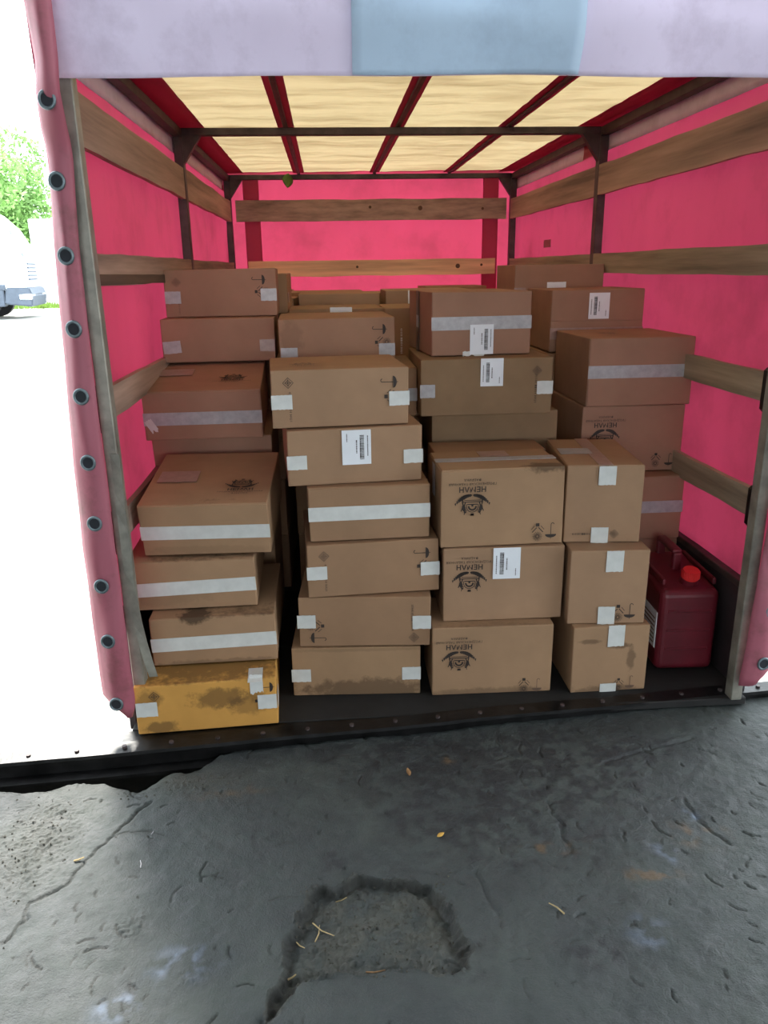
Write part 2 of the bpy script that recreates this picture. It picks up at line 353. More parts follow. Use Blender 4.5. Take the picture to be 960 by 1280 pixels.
CARTONS = []
def carton(label, front, z, wdh, yaw_=0, tilt=0, mt='card', feats=(), group=None, flaps=None, seed=0):
    """front = x,y of the middle of the front bottom edge; wdh = width, depth, height"""
    wd, d, h = wdh
    Rm = Matrix.Rotation(R(yaw_), 4, 'Z') @ Matrix.Rotation(R(tilt), 4, 'X')
    loc = Vector((front[0], front[1], z)) + Rm @ Vector((0, d / 2, 0))
    t = thing('cardboard_carton', label, 'carton', loc, (R(tilt), 0, R(yaw_)), group)
    rnd = random.Random(seed * 13 + 5)
    bm = bmesh.new(); bm_box(bm, -wd / 2, wd / 2, -d / 2, d / 2, 0, h, 0.004, 2)
    for v in bm.verts:                      # knocked corners and soft edges
        k = noise.noise_vector(v.co * 9 + Vector((seed * 3.7, 0, 0))) * 0.004
        v.co += Vector((k.x, k.y, k.z if v.co.z > h / 2 else 0))
    obj('carton_body', bm, M[mt] if isinstance(mt, str) else mt, t, False)
    dims = (wd, d, h); mm_ = M[mt] if isinstance(mt, str) else mt
    if flaps == 'F':
        for (a, b) in ((0.003, h / 2 - 0.002), (h / 2 + 0.002, h - 0.003)):
            bm = bmesh.new(); bm_box(bm, -wd / 2 + 0.003, wd / 2 - 0.003, -d / 2 - 0.0035, -d / 2 + 0.002, a, b, 0.001); obj('flap', bm, mm_, t)
    if flaps == 'T':
        for (a, b) in ((-d / 2 + 0.003, -0.002), (0.002, d / 2 - 0.003)):
            bm = bmesh.new(); bm_box(bm, -wd / 2 + 0.003, wd / 2 - 0.003, a, b, h - 0.002, h + 0.0035, 0.001); obj('flap', bm, mm_, t)
    if flaps == 'TY':
        for (a, b) in ((-wd / 2 + 0.003, -0.002), (0.002, wd / 2 - 0.003)):
            bm = bmesh.new(); bm_box(bm, a, b, -d / 2 + 0.003, d / 2 - 0.003, h - 0.002, h + 0.0035, 0.001); obj('flap', bm, mm_, t)
    for f in feats:
        k, face = f[0], f[1]; a = f[2:]; fd = {'F': (wd, h), 'T': (wd, d), 'L': (d, h), 'R': (d, h)}[face]
        off = 0.0045 if flaps else 0.0022
        if k == 'stripe':         # tape along the whole face and round its ends
            patch(t, face, dims, 0.5, a[0], fd[0] + 0.002, 0.052, M[a[1] if len(a) > 1 else 'tape'], 'tape', rot=a[2] if len(a) > 2 else 0, off=off)
        elif k == 'vstripe':
            patch(t, face, dims, a[0], 0.5, 0.052, fd[1] + 0.002, M[a[1] if len(a) > 1 else 'tape'], 'tape', off=off)
        elif k == 'end':          # u, v, sx, sy
            patch(t, face, dims, a[0], a[1], a[2], a[3], M[a[4] if len(a) > 4 else 'tape'], 'tape', rot=a[5] if len(a) > 5 else 0, off=off + 0.0004, ragged=0.0012)
        elif k == 'torn':
            patch(t, face, dims, a[0], a[1], a[2], a[3], M['tape'], 'torn_tape', rot=a[4], off=off + 0.0008, ragged=0.009)
        elif k == 'label':        # u, v, rot, scale
            sc = a[3] if len(a) > 3 else 1.0
            lb = patch(t, face, dims, a[0], a[1], 0.098 * sc, 0.118 * sc, M['paper'], 'shipping_label', rot=a[2], off=off + 0.0014)
            for me, nm, dx in ((ME_BAR, 'barcode', 0.018), (ME_TINY, 'label_text', 0)):
                o = bpy.data.objects.new(nm, None); bpy.data.objects.remove(o)
                kk = (me.name, 'ink'); 
                if kk not in _mc: c = me.copy(); c.materials.clear(); c.materials.append(M['ink']); _mc[kk] = c
                o = bpy.data.objects.new(nm, _mc[kk]); C.objects.link(o); o.parent = lb; o.location = (dx * sc, 0, 0.002); o.scale = (sc, sc, 1); o['kind'] = 'stuff'
        elif k == 'logo':         # u, v, rot, scale, ink
            u, v, rot = a[:3]; sc = a[3] if len(a) > 3 else 1.0; ink = M[a[4] if len(a) > 4 else 'ink']
            c, s = math.cos(R(rot)), math.sin(R(rot))
            for me, nm, dy in ((ME_EMBLEM, 'printed_emblem', 0.0), (ME_BRAND, 'printed_lettering', -0.019), (ME_SUB, 'printed_lettering', -0.038), (ME_SUB2, 'printed_lettering', -0.053)):
                ox, oy = -s * dy * sc / fd[0], c * dy * sc / fd[1]
                decal(t, face, dims, me, ink, u + ox, v + oy, rot, off=off + 0.0005, name=nm, scale=sc)
        else:
            me, nm = {'umb': (ME_UMB, 'umbrella_symbol'), 'sun': (ME_SUN, 'heat_symbol'), 'dia': (ME_DIA, 'diamond_mark'), 'txt': (ME_SMALLTXT, 'printed_lettering')}[k]
            decal(t, face, dims, me, M[a[4] if len(a) > 4 else 'ink'], a[0], a[1], a[2], off=off + 0.0003, name=nm, scale=a[3] if len(a) > 3 else 1.0)
    CARTONS.append(t); return t

# ------------------------------------------------------------------ the dock: floor slab
PX = lambda: None
fx = np.concatenate([np.linspace(-5, -1.55, 24)[:-1], np.arange(-1.55, 1.35, 0.0038), np.linspace(1.35, 5, 24)[1:]])
fy = np.concatenate([np.linspace(-5, 1.12, 26)[:-1], np.arange(1.12, 2.26, 0.0038)])
edge = np.array([(-6, 1.75), (-3, 1.98), (-1.8, 2.13), (-1.484, 2.183), (-1.40, 2.165), (-1.332, 2.177), (-1.25, 2.20), (-1.162, 2.196), (-1.10, 2.165), (-1.048, 2.151), (-0.99, 2.18), (-0.948, 2.225), (-0.89, 2.235),
                 (-0.848, 2.259), (-0.80, 2.31), (-0.737, 2.335), (-0.60, 2.35), (-0.46, 2.372), (-0.23, 2.40), (0.127, 2.432), (0.43, 2.45), (0.889, 2.475), (1.232, 2.49), (2, 2.54), (6, 2.85)])
GX, GY0 = np.meshgrid(fx, fy)
ed = np.interp(GX, edge[:, 0], edge[:, 1])
def vnoise(x, y, f, seed):
    rs = np.random.RandomState(seed); g = rs.rand(256, 256)
    a = x * f + 71.3; b = y * f + 33.7; i = np.floor(a).astype(int); j = np.floor(b).astype(int); u = a - i; v = b - j
    u = u * u * (3 - 2 * u); v = v * v * (3 - 2 * v); i0, i1, j0, j1 = i % 256, (i + 1) % 256, j % 256, (j + 1) % 256
    return (g[i0, j0] * (1 - u) + g[i1, j0] * u) * (1 - v) + (g[i0, j1] * (1 - u) + g[i1, j1] * u) * v - 0.5
def fbm(x, y, f, seed, o=4):
    return sum(vnoise(x, y, f * 2 ** k, seed + k) / 2 ** k for k in range(o))
# rows are spread so that the last one follows the broken edge of the slab
t_ = np.clip((GY0 - 1.9) / (fy[-1] - 1.9), 0, 1); GY = GY0 + (ed - fy[-1]) * t_
GY = GY + np.where(t_ > 0.97, fbm(GX, GY0, 22, 90) * 0.012, 0)
H = fbm(GX, GY, 1.6, 1) * 0.016 + fbm(GX, GY, 7, 5) * 0.006 + fbm(GX, GY, 40, 9, 3) * 0.0026
def inside(px, py, poly):
    r_ = np.zeros(px.shape, bool); n = len(poly); j = n - 1
    for i in range(n):
        xi, yi = poly[i]; xj, yj = poly[j]
        c = ((yi > py) != (yj > py)) & (px < (xj - xi) * (py - yi) / (yj - yi + 1e-12) + xi); r_ ^= c; j = i
    return r_
def segd(px, py, pts):
    d = np.full(px.shape, 9.0)
    for (ax, ay), (bx, by) in zip(pts[:-1], pts[1:]):
        dx, dy = bx - ax, by - ay; t = np.clip(((px - ax) * dx + (py - ay) * dy) / (dx * dx + dy * dy + 1e-12), 0, 1)
        d = np.minimum(d, np.hypot(px - ax - t * dx, py - ay - t * dy))
    return d
wx = GX + fbm(GX, GY, 18, 31) * 0.03; wy = GY + fbm(GX, GY, 18, 41) * 0.03
pit = [(-0.585, 1.297), (-0.565, 1.396), (-0.537, 1.493), (-0.522, 1.59), (-0.477, 1.673), (-0.402, 1.709), (-0.336, 1.713), (-0.30, 1.69), (-0.145, 1.667), (-0.13, 1.622), (-0.111, 1.541), (-0.088, 1.443), (-0.10, 1.386),
       (-0.212, 1.385), (-0.305, 1.395), (-0.398, 1.413), (-0.473, 1.404), (-0.52, 1.372), (-0.56, 1.30)]
ins = inside(wx, wy, pit); dl = segd(wx, wy, pit + pit[:1]); k = np.where(ins, 1 - np.exp(-(dl / 0.012) ** 2), 0)
H -= k * 0.026 + np.where(ins, np.exp(-((dl - 0.02) / 0.016) ** 2) * 0.010, 0)
H += np.where(ins, np.abs(fbm(GX, GY, 60, 61, 3)) * 0.014 + np.clip(fbm(GX, GY, 14, 63) + 0.1, 0, 1) * 0.018, 0)
H += np.exp(-(((GX + 0.33) / 0.25) ** 2 + ((GY - 1.30) / 0.075) ** 2)) * 0.018          # worn lump in front of the hole
for pts, dep, wd_ in (([(-0.984, 2.086), (-1.031, 2.025), (-1.063, 1.94), (-1.10, 1.886), (-1.118, 1.832), (-1.148, 1.753), (-1.219, 1.70), (-1.216, 1.65), (-1.238, 1.577)], 0.008, 0.005),
                      ([(0.829, 2.239), (0.701, 2.204), (0.558, 2.161), (0.464, 2.126)], 0.005, 0.006), ([(0.244, 1.965), (0.252, 1.864), (0.247, 1.749)], 0.006, 0.006),
                      ([(0.663, 1.936), (0.666, 1.81), (0.714, 1.739)], 0.006, 0.006), ([(-0.03, 1.698), (-0.015, 1.611), (0.003, 1.544)], 0.006, 0.009),
                      ([(-0.585, 1.30), (-0.60, 1.22), (-0.60, 1.1)], 0.014, 0.009)):
    H -= np.exp(-(segd(GX + fbm(GX, GY, 30, 71) * 0.02, GY, pts) / wd_) ** 2) * dep
side = 1 / (1 + np.exp(-(GX + 1.10 + (GY - 1.9) * -0.30 + fbm(GX, GY, 9, 83) * 0.05) / 0.012)); H += side * 0.006       # left lane worn lower beyond the long crack
rs = np.random.RandomState(4); gouge = np.zeros_like(H)
for q in range(260):
    x, y = rs.uniform(-1.3, 1.2), rs.uniform(1.2, 2.35); a = rs.choice([1.5, 1.3, 1.75, 0.6, 2.3, 0.1]) + rs.normal(0, 0.15); l = rs.gamma(1.6, 0.014) + 0.006
    if x > 0.55 and rs.rand() < 0.7: a = rs.normal(2.25, 0.25)
    m_ = (np.abs(GX - x) < 0.1) & (np.abs(GY - y) < 0.1)
    if not m_.any(): continue
    e_ = np.exp(-(segd(GX[m_], GY[m_], [(x, y), (x + l * 0.5 * math.cos(a + 0.3), y + l * 0.5 * math.sin(a + 0.3)), (x + l * math.cos(a), y + l * math.sin(a))]) / rs.uniform(0.0018, 0.0034)) ** 2)
    H[m_] -= e_ * rs.uniform(0.002, 0.006); gouge[m_] = np.maximum(gouge[m_], e_)
for (x, y, r_) in ((-1.29, 2.02, 0.13), (-1.27, 1.82, 0.12), (-0.93, 1.587, 0.05), (-0.75, 1.42, 0.03), (-0.9, 2.16, 0.05)):
    H += np.exp(-(((GX - x) / r_) ** 2 + ((GY - y) / r_) ** 2)) * np.abs(fbm(GX, GY, 75, 101, 2)) * 0.012
H -= np.exp(-((ed - GY) / 0.03) ** 2) * (0.006 + np.clip(fbm(GX, GY, 14, 55), 0, 1) * 0.02) * (GX < 0.2)
FZ = -0.042
ny_, nx_ = H.shape
co = np.stack([GX, GY, H + FZ], -1).reshape(-1, 3)
skirt = co.reshape(ny_, nx_, 3)[-1].copy(); skirt[:, 2] = -0.9; skirt[:, 1] -= 0.05
sk0 = co.reshape(ny_, nx_, 3)[-1].copy(); sk0[:, 2] -= 0.05; sk0[:, 1] -= 0.012 + 0.02 * np.random.RandomState(2).rand(nx_)
co = np.concatenate([co, sk0, skirt]); nyt = ny_ + 2
idx = np.arange(nyt * nx_).reshape(nyt, nx_)
q = np.stack([idx[:-1, :-1], idx[:-1, 1:], idx[1:, 1:], idx[1:, :-1]], -1).reshape(-1, 4)
me = bpy.data.meshes.new('floor'); me.vertices.add(len(co)); me.vertices.foreach_set('co', co.astype(np.float32).ravel())
me.loops.add(q.size); me.loops.foreach_set('vertex_index', q.astype(np.int32).ravel())
me.polygons.add(len(q)); me.polygons.foreach_set('loop_start', np.arange(0, q.size, 4, dtype=np.int32)); me.polygons.foreach_set('loop_total', np.full(len(q), 4, np.int32))
me.update(calc_edges=True); me.polygons.foreach_set('use_smooth', np.ones(len(q), bool))
def attr(name, arr):
    a = me.attributes.new(name, 'FLOAT', 'POINT'); z_ = np.zeros(len(co), np.float32); z_[:arr.size] = arr.ravel(); a.data.foreach_set('value', z_)
blob = lambda L_: np.clip(sum(np.exp(-(((GX - x) / rx) ** 2 + ((GY - y) / ry) ** 2)) * s for x, y, rx, ry, s in L_) * 1.6 * (0.4 + 2.6 * fbm(GX, GY, 34, 120)), 0, 1)
attr('paint', blob([(-0.778, 1.468, .06, .04, .75), (-0.911, 1.364, .04, .03, .8), (0.514, 1.725, .03, .04, .7), (0.352, 1.452, .04, .04, .6), (0.651, 1.856, .02, .03, .5), (-0.9, 1.25, 0.1, 0.05, 0.7)]))
attr('oil_shade', blob([(0.207, 1.429, .06, .06, 1), (-0.423, 1.769, .03, .04, 1), (0.431, 1.957, .05, .04, .5), (-0.15, 2.28, .4, .08, .7), (0.3, 2.2, .4, .1, .6), (0.0, 2.0, .3, .25, .8), (0.35, 2.1, .35, .2, .8), (-0.6, 1.9, .12, .06, .4), (0.25, 1.75, .2, .1, .3)]))  # small blobs are stains; broad ones near the truck paint in shade
attr('rust', blob([(0.44, 1.642, .06, .02, 1.1), (0.201, 1.769, .07, .02, .8), (-0.03, 2.205, .02, .02, .6), (0.62, 1.78, 0.08, 0.04, 0.5), (-0.75, 2.1, 0.1, 0.03, 0.3)]))
attr('dust', np.where(ins, 0.75, 0) * np.clip(0.6 + fbm(GX, GY, 20, 130) * 1.4, 0, 1) + np.exp(-(((GX + 1.29) / .14) ** 2 + ((GY - 1.95) / .25) ** 2)) * 0.45 + np.exp(-(((GX + .93) / .25) ** 2 + ((GY - 2.18) / .06) ** 2)) * 0.5)
attr('crack', np.clip(gouge * 0.6 + np.where(ins, np.exp(-((dl - 0.012) / 0.010) ** 2), 0) * 0.9, 0, 1))
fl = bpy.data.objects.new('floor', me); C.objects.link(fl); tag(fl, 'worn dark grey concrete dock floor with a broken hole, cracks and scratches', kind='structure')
m = bpy.data.materials.new('worn_concrete'); m.use_nodes = True; t = NT(m); v = t.coords()
n1 = t.noise(v, 2.6, 5, 0.6); n2 = t.noise(v, 16, 5, 0.7); n3 = t.noise(v, 180, 4, 0.7)
base = t.ramp(n1, [(0.3, lin((38, 43, 45))), (0.5, lin((50, 56, 55))), (0.72, lin((64, 70, 66)))])
base = t.mix(t.ramp(n2, [(0.35, (0.55, 0.55, 0.55, 1)), (0.6, (0, 0, 0, 1))]), base, lin((34, 38, 41)))
base = t.mix(t.ramp(n3, [(0.55, (0, 0, 0, 1)), (0.8, (0.5, 0.5, 0.5, 1))]), base, lin((76, 80, 74)))
for nm, col in (('oil_shade', (24, 26, 30)), ('rust', (84, 66, 44)), ('dust', (72, 71, 63)), ('paint', (90, 100, 116)), ('crack', (22, 21, 18))):
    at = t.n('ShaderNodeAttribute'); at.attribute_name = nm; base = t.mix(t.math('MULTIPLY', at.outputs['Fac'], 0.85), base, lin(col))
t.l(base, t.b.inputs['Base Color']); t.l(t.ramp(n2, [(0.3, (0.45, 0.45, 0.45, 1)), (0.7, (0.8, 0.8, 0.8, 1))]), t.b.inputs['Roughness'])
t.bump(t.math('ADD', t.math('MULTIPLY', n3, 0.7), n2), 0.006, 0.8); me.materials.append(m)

# unseen walls and canopy round the dock, sized to shape the daylight
tag(box('ceiling_unseen', -4.2, 4.2, -6, 2.1, 2.9, 3.0, M['roofin']), 'unseen sheet canopy over the dock, sized to hold back skylight', kind='structure')
tag(box('wall_back', -4.2, 4.2, -6.15, -6, -0.9, 0.9, M['warm']), 'low unseen wall behind the dock, left open above for sky fill', kind='structure')
for sd, a, b, e_ in (('left', -4.3, -4.2, 1.9), ('right', 4.2, 4.3, -0.8)):
    tag(box('wall_' + sd, a, b, -6.1, e_, -0.9, 2.9, M['warm']), 'plain unseen wall at the %s of the dock, length set for the light' % sd, kind='structure')

# yard outside
def yz(y): 
    t = min(max((y - 5) / 14, 0), 1); return -1.02 + 1.4 * t * t * (3 - 2 * t)
ys = list(np.linspace(-12, 5, 5)) + list(np.linspace(6, 19, 14)) + list(np.linspace(24, 90, 6)); xs = np.linspace(-60, 50, 23)
V = [(x, y, yz(y)) for y in ys for x in xs]; nxx = len(xs)
F = [(j * nxx + i, j * nxx + i + 1, (j + 1) * nxx + i + 1, (j + 1) * nxx + i) for j in range(len(ys) - 1) for i in range(nxx - 1)]
tag(obj('ground', (V, [], F), M['concrete'], None, True), 'pale wet asphalt yard outside', kind='structure')
gv = []; gf = []
for i in range(9000):
    x = random.uniform(-24, 4); y = random.uniform(28.5, 31.5); a = random.uniform(0, 6.28); h_ = random.uniform(0.06, 0.2); kk = len(gv)
    gv += [(x - 0.03 * math.cos(a), y - 0.03 * math.sin(a), yz(y)), (x + 0.03 * math.cos(a), y + 0.03 * math.sin(a), yz(y)), (x + random.uniform(-.05, .05), y, yz(y) + h_)]; gf.append((kk, kk + 1, kk + 2))
tag(obj('grass_verge', (gv, [], gf), M['grass']), 'strip of short grass at the far edge of the yard', 'grass', kind='stuff')

# ------------------------------------------------------------------ steel beam between dock and truck
bt = thing('steel_dock_beam', 'long black steel beam lying between the dock edge and the truck bed', 'beam', (0, 2.432, 0), (0, 0, R(4.2)))
bm = bmesh.new()
prof = [(0.0, 0.004), (-0.058, 0.0), (-0.060, -0.012), (-0.050, -0.016), (-0.048, -0.062), (-0.090, -0.066), (-0.092, -0.078), (-0.050, -0.082), (-0.048, -0.20), (0.0, -0.20)]
n = 60; L0, L1 = -2.6, 3.2; V = []; F = []
for i in range(n + 1):
    x = L0 + (L1 - L0) * i / n; dz = noise.noise((x * 2.3, 0, 0)) * 0.004
    for (y, z) in prof: V.append((x, y + noise.noise((x * 5, y * 9, 3)) * 0.002, z + dz))
k = len(prof)
for i in range(n):
    for j in range(k): F.append((i * k + j, (i + 1) * k + j, (i + 1) * k + (j + 1) % k, i * k + (j + 1) % k))
F += [tuple(range(k)), tuple(range(n * k, n * k + k))[::-1]]
bm.free(); obj('beam_channel', (V, [], F), M['black'], bt)
for i in range(24):
    x = -1.9 + i * 0.155; cyl('bolt', (x, -0.03, -0.002), (x, -0.03, 0.008), 0.008, M['frame'], bt, 8)
for x in (-2.3, 2.9):
    box('support_leg', x - 0.06, x + 0.06, -0.03, 0.0, -1.02, -0.19, M['black'], bt)
yp = thing('yellow_step_plate', 'bent yellow painted plate seen through the gap under the black beam', 'plate', (-1.14, 2.42, -0.52))
bm = bmesh.new(); bm_box(bm, -0.11, 0.13, -0.09, 0.09, 0, 0.02, 0.004); bm_box(bm, -0.11, 0.13, 0.07, 0.09, 0.02, 0.09, 0.004); obj('plate', bm, M['yellow'], yp)
box('bracket', -0.08, 0.10, 0.05, 0.09, -0.5, 0.0, M['black'], yp)

# ------------------------------------------------------------------ the truck body
YF, YM, YB, RH = 2.425, 4.394, 6.438, 2.218
tr = thing('tilt_truck', 'red tarpaulin truck body backed up to the dock, open rear', 'truck', (0, YF, 0))
def tp(name, x0, x1, y0, y1, z0, z1, m, par=tr, bev=0.003): return box(name, x0, x1, y0 - YF, y1 - YF, z0, z1, m, par, bev)
def P(x, y, z): return (x, y - YF, z)
for i in range(7):
    y0 = YF + i * 0.59; tp('floor_panel', -1.12, 1.12, y0 + 0.002, y0 + 0.588, -0.03, -0.001, M['tfloor'])
V = [P(x, y, z) for z in (-0.16, -0.004) for x, y in ((-1.14, 2.353), (-0.1, 2.424), (-1.14, 2.424))]
obj('rear_sill', (V, [], [(2, 1, 0), (3, 4, 5), (0, 1, 4, 3), (1, 2, 5, 4), (2, 0, 3, 5)]), M['black'], tr)
for s in (-1, 1):
    tp('chassis_rail', s * 0.42 - 0.04, s * 0.42 + 0.04, 2.6, 6.9, -0.24, -0.035, M['black'])
    for y in (3.4, 6.0):
        ty = cyl('wheel', P(s * 0.78, y, -0.67), P(s * 1.02, y, -0.67), 0.35, M['rubber'], tr, 24); cyl('hub', P(s * 0.98, y, -0.67), P(s * 1.03, y, -0.67), 0.17, M['post'], ty, 16)
    cross = None
for y in (3.4, 6.0): cyl('axle', P(-0.8, y, -0.67), P(0.8, y, -0.67), 0.04, M['black'], tr); 
for s in (-1, 1):
    for y in (3.4, 6.0): tp('spring_block', s * 0.42 - 0.04, s * 0.42 + 0.04, y - 0.06, y + 0.06, -0.66, -0.23, M['black'])
# posts
for s in (-1, 1):
    sx = sorted((s * 1.052, s * 1.092)); tp('rear_post', sx[0], sx[1], YF - 0.015, YF + 0.035, 0.0, RH + 0.03, M['post'])
    for y in (YM, YB): 
        sx = sorted((s * 1.085, s * 1.13)); tp('side_post', sx[0], sx[1], y - 0.03, y + 0.03, 0.0, RH, M['frame'])
    # gussets at the roof corners
    for y in (YM, YB):
        V = [P(s * 1.09, y - .02, RH - 0.02), P(s * 0.99, y - .02, RH - 0.02), P(s * 1.09, y - .02, RH - 0.16), P(s * 1.09, y + .02, RH - 0.02), P(s * 0.99, y + .02, RH - 0.02), P(s * 1.09, y + .02, RH - 0.16)]
        obj('corner_gusset', (V, [], [(0, 1, 2), (5, 4, 3), (0, 3, 4, 1), (1, 4, 5, 2), (2, 5, 3, 0)]), M['frame'], tr)
    sx = sorted((s * 1.085, s * 1.13)); tp('roof_rail', sx[0], sx[1], YF, YB, RH - 0.03, RH + 0.012, M['frame'])
    # lower drop side
    sx = sorted((s * 1.115, s * 1.14)); tp('drop_side', sx[0], sx[1], YF + 0.05, YB, -0.03, 0.405, M['sidewall'])
    sx = sorted((s * 1.108, s * 1.145)); tp('drop_side_rim', sx[0], sx[1], YF + 0.05, YB, 0.385, 0.412, M['frame'])
for y in (YF + 0.02, YM, YB): 
    tp('roof_bow', -1.09, 1.09, y - 0.022, y + 0.022, RH - 0.022, RH + 0.014, M['frame'])
for x in (-0.56, 0.02, 0.6): tp('roof_batten', x - 0.012, x + 0.012, YF, YB, RH + 0.014, RH + 0.028, M['frame'])
# boards along the sides
lev = [(1.896, 2.044), (1.496, 1.598), (1.085, 1.184), (0.677, 0.775)]
for s in (-1, 1):
    for k_, (z0, z1) in enumerate(lev):
        mt = M['wood_grey'] if s > 0 else M['wood']
        if k_ == 0: mt = M['wood']
        for (a, b) in ((YF + 0.03, YM + 0.02), (YM + 0.022, YB - 0.03)):
            board('side_board', P(s * 1.098, a, z0), P(s * 1.098, b, z0), z1 - z0, 0.022, mt, tr, 0.007, seed=k_ * 3 + s + a)
        for y in (YF + 0.035,):
            sx = sorted((s * 1.07, s * 1.118)); tp('board_bracket', sx[0], sx[1], y - 0.012, y + 0.06, z0 - 0.03, z1 + 0.02, M['black'], bev=0.01)
board('side_board', P(-1.09, YF + 0.08, 1.50), P(-1.09, YM, 1.487), 0.034, 0.02, M['wood_dark'], tr, 0.004, seed=31)
# front wall of the load space
for k_, (z0, z1, mt) in enumerate(((1.896, 2.05, M['wood']), (1.485, 1.605, M['wood_pale']), (1.09, 1.19, M['wood_pale']), (0.68, 0.78, M['wood_pale']))):
    b = board('front_board', P(-1.05 if k_ == 0 else -0.98, YB - 0.03, z0), P(1.05 if k_ == 0 else 0.97, YB - 0.03, z0), z1 - z0, 0.022, mt, tr, 0.008, seed=50 + k_)
    if k_ < 2:
        for x in ((-0.02, -0.13, 0.16)[k_], 0.37 + 0.3 * k_, 0.86):
            z = (z0 + z1) / 2 + random.uniform(-.02, .02); cyl('wood_knot', P(x, YB - 0.046, z), P(x, YB - 0.04, z), random.uniform(0.009, 0.02), M['knot'], b, 12)
for x in (-0.93, 0.93): tp('front_strut', x - 0.06, x + 0.06, YB - 0.014, YB + 0.01, 0.0, RH - 0.02, M['strap'])
tp('front_bulkhead', -1.1, 1.1, YB + 0.012, YB + 0.03, -0.03, 0.55, M['sidewall'])
# tarpaulin
def rip(a, b, c): return lambda u, v: math.sin(u * a + 3 * v) * 0.006 + noise.noise((u * b, v * c, a)) * 0.022
for s in (-1, 1):
    sheet('side_tarpaulin', P(s * 1.148, YF - 0.02, 0.36), (0, YB - YF + 0.07, 0), (0, 0, RH - 0.31), 60, 24, rip(26 + s, 8, 3), M['tarp'], tr, 0.0015)
    # the hem folded over the rail
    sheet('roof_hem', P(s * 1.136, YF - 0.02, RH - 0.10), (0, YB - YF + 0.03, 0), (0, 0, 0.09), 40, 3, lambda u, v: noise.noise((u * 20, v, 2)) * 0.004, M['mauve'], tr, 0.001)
sheet('front_tarpaulin', P(-1.15, YB + 0.045, 0.36), (2.3, 0, 0), (0, 0, RH - 0.31), 40, 24, rip(14, 5, 4), M['tarp'], tr, 0.0015)
# stitched maker's patch on the right side
tp('stitched_patch', 1.1415, 1.1435, 5.43, 5.60, 1.66, 1.71, M['tarp_edge'], bev=0)
# roof sheets and red seam bands
cuts = [-1.15, -0.56, 0.02, 0.6, 1.15]; sag = lambda u, v: noise.noise((u * 3, v * 14, 7)) * 0.010
for a, b in zip(cuts[:-1], cuts[1:]):
    sheet('roof_panel', P(a - 0.01, YF - 0.02, RH + 0.040 + 0.002 * (a > 0)), (b - a + 0.02, 0, 0), (0, YB - YF + 0.08, 0), 14, 60, sag, M['roof'], tr, 0.001)
for x, wd_ in ((-1.06, 0.16), (-0.56, 0.085), (0.02, 0.075), (0.6, 0.085), (1.06, 0.14)):
    sheet('roof_seam_band', P(x - wd_ / 2, YF - 0.02, RH + 0.029), (wd_, 0, 0), (0, YB - YF + 0.05, 0), 3, 40, lambda u, v: noise.noise((u * 4, v * 30, 2)) * 0.004, M['strap'], tr, 0.001)
# rolled up rear curtain across the top
hx0, hx1 = -1.24, 1.5
def header(name, x0, x1, y, z0, z1, m, par, amp=0.02, sd=0):
    nu = max(6, int((x1 - x0) * 34)); nv = 22; V = []; F = []
    for j in range(nv + 1):
        v = j / nv; a = v
        for i in range(nu + 1):
            x = x0 + (x1 - x0) * i / nu
            bul = math.sin(min(v * 2.2, 1) * 1.57) * 0.045
            z = z0 + (z1 - z0) * v + (0.010 * math.sin((x + 1.2) * 1.2) + noise.noise((x * 3, sd, 0)) * 0.008) * (1 - v)
            V.append(P(x, y - bul + noise.noise((x * 3.1, v * 2.2, sd)) * amp + math.sin(v * 9 + x * 1.5) * 0.004, z))
    for j in range(nv):
        for i in range(nu): F.append((j * (nu + 1) + i, j * (nu + 1) + i + 1, (j + 1) * (nu + 1) + i + 1, (j + 1) * (nu + 1) + i))
    o = obj(name, (V, [], F), m, par, True); md = o.modifiers.new('thickness', 'SOLIDIFY'); md.thickness = 0.003; return o
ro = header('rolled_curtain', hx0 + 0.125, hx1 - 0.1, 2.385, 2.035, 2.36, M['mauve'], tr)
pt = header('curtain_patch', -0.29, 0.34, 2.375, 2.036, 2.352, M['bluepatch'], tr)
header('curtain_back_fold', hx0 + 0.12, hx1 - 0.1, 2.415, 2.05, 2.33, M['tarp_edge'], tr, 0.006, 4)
# rear edge strips with eyelets
def strip(xs_out, xs_in, y, name):
    zs_ = [0.075, 0.1, 0.14, 0.375, 0.66, 0.982, 1.293, 1.6, 1.916, 2.05, 2.3]
    V = []; F = []; nz = 60; nu = 7
    for j in range(nz + 1):
        z = 0.075 + (2.33 - 0.075) * j / nz; a = np.interp(z, zs_, xs_out); b = np.interp(z, zs_, xs_in)
        for i in range(nu + 1):
            u = i / nu; V.append(P(a + (b - a) * u, y - 0.085 * min(1, max(0, (z - 1.86) / 0.14)) - math.sin(u * math.pi) * 0.02 + noise.noise((u * 2, z * 5, 3)) * 0.012 + (0.03 * (1 - u) ** 2), z + (0.02 * (1 - u) if j == 0 else 0)))
    for j in range(nz):
        for i in range(nu): F.append((j * (nu + 1) + i, j * (nu + 1) + i + 1, (j + 1) * (nu + 1) + i + 1, (j + 1) * (nu + 1) + i))
    o = obj(name, (V, [], F), M['tarp_edge'], tr, True); md = o.modifiers.new('thickness', 'SOLIDIFY'); md.thickness = 0.003; return o
sL = strip([-1.13, -1.17, -1.20, -1.20, -1.197, -1.19, -1.175, -1.16, -1.14, -1.118, -1.13], [-1.10, -1.09, -1.085, -1.085, -1.085, -1.085, -1.085, -1.08, -1.062, -1.05, -1.045], 2.385, 'rear_curtain_edge')
sR = strip([1.155, 1.175, 1.2, 1.2, 1.2, 1.19, 1.18, 1.18, 1.18, 1.18, 1.18], [1.06, 1.06, 1.062, 1.07, 1.08, 1.085, 1.085, 1.08, 1.08, 1.08, 1.08], 2.385, 'rear_curtain_edge')
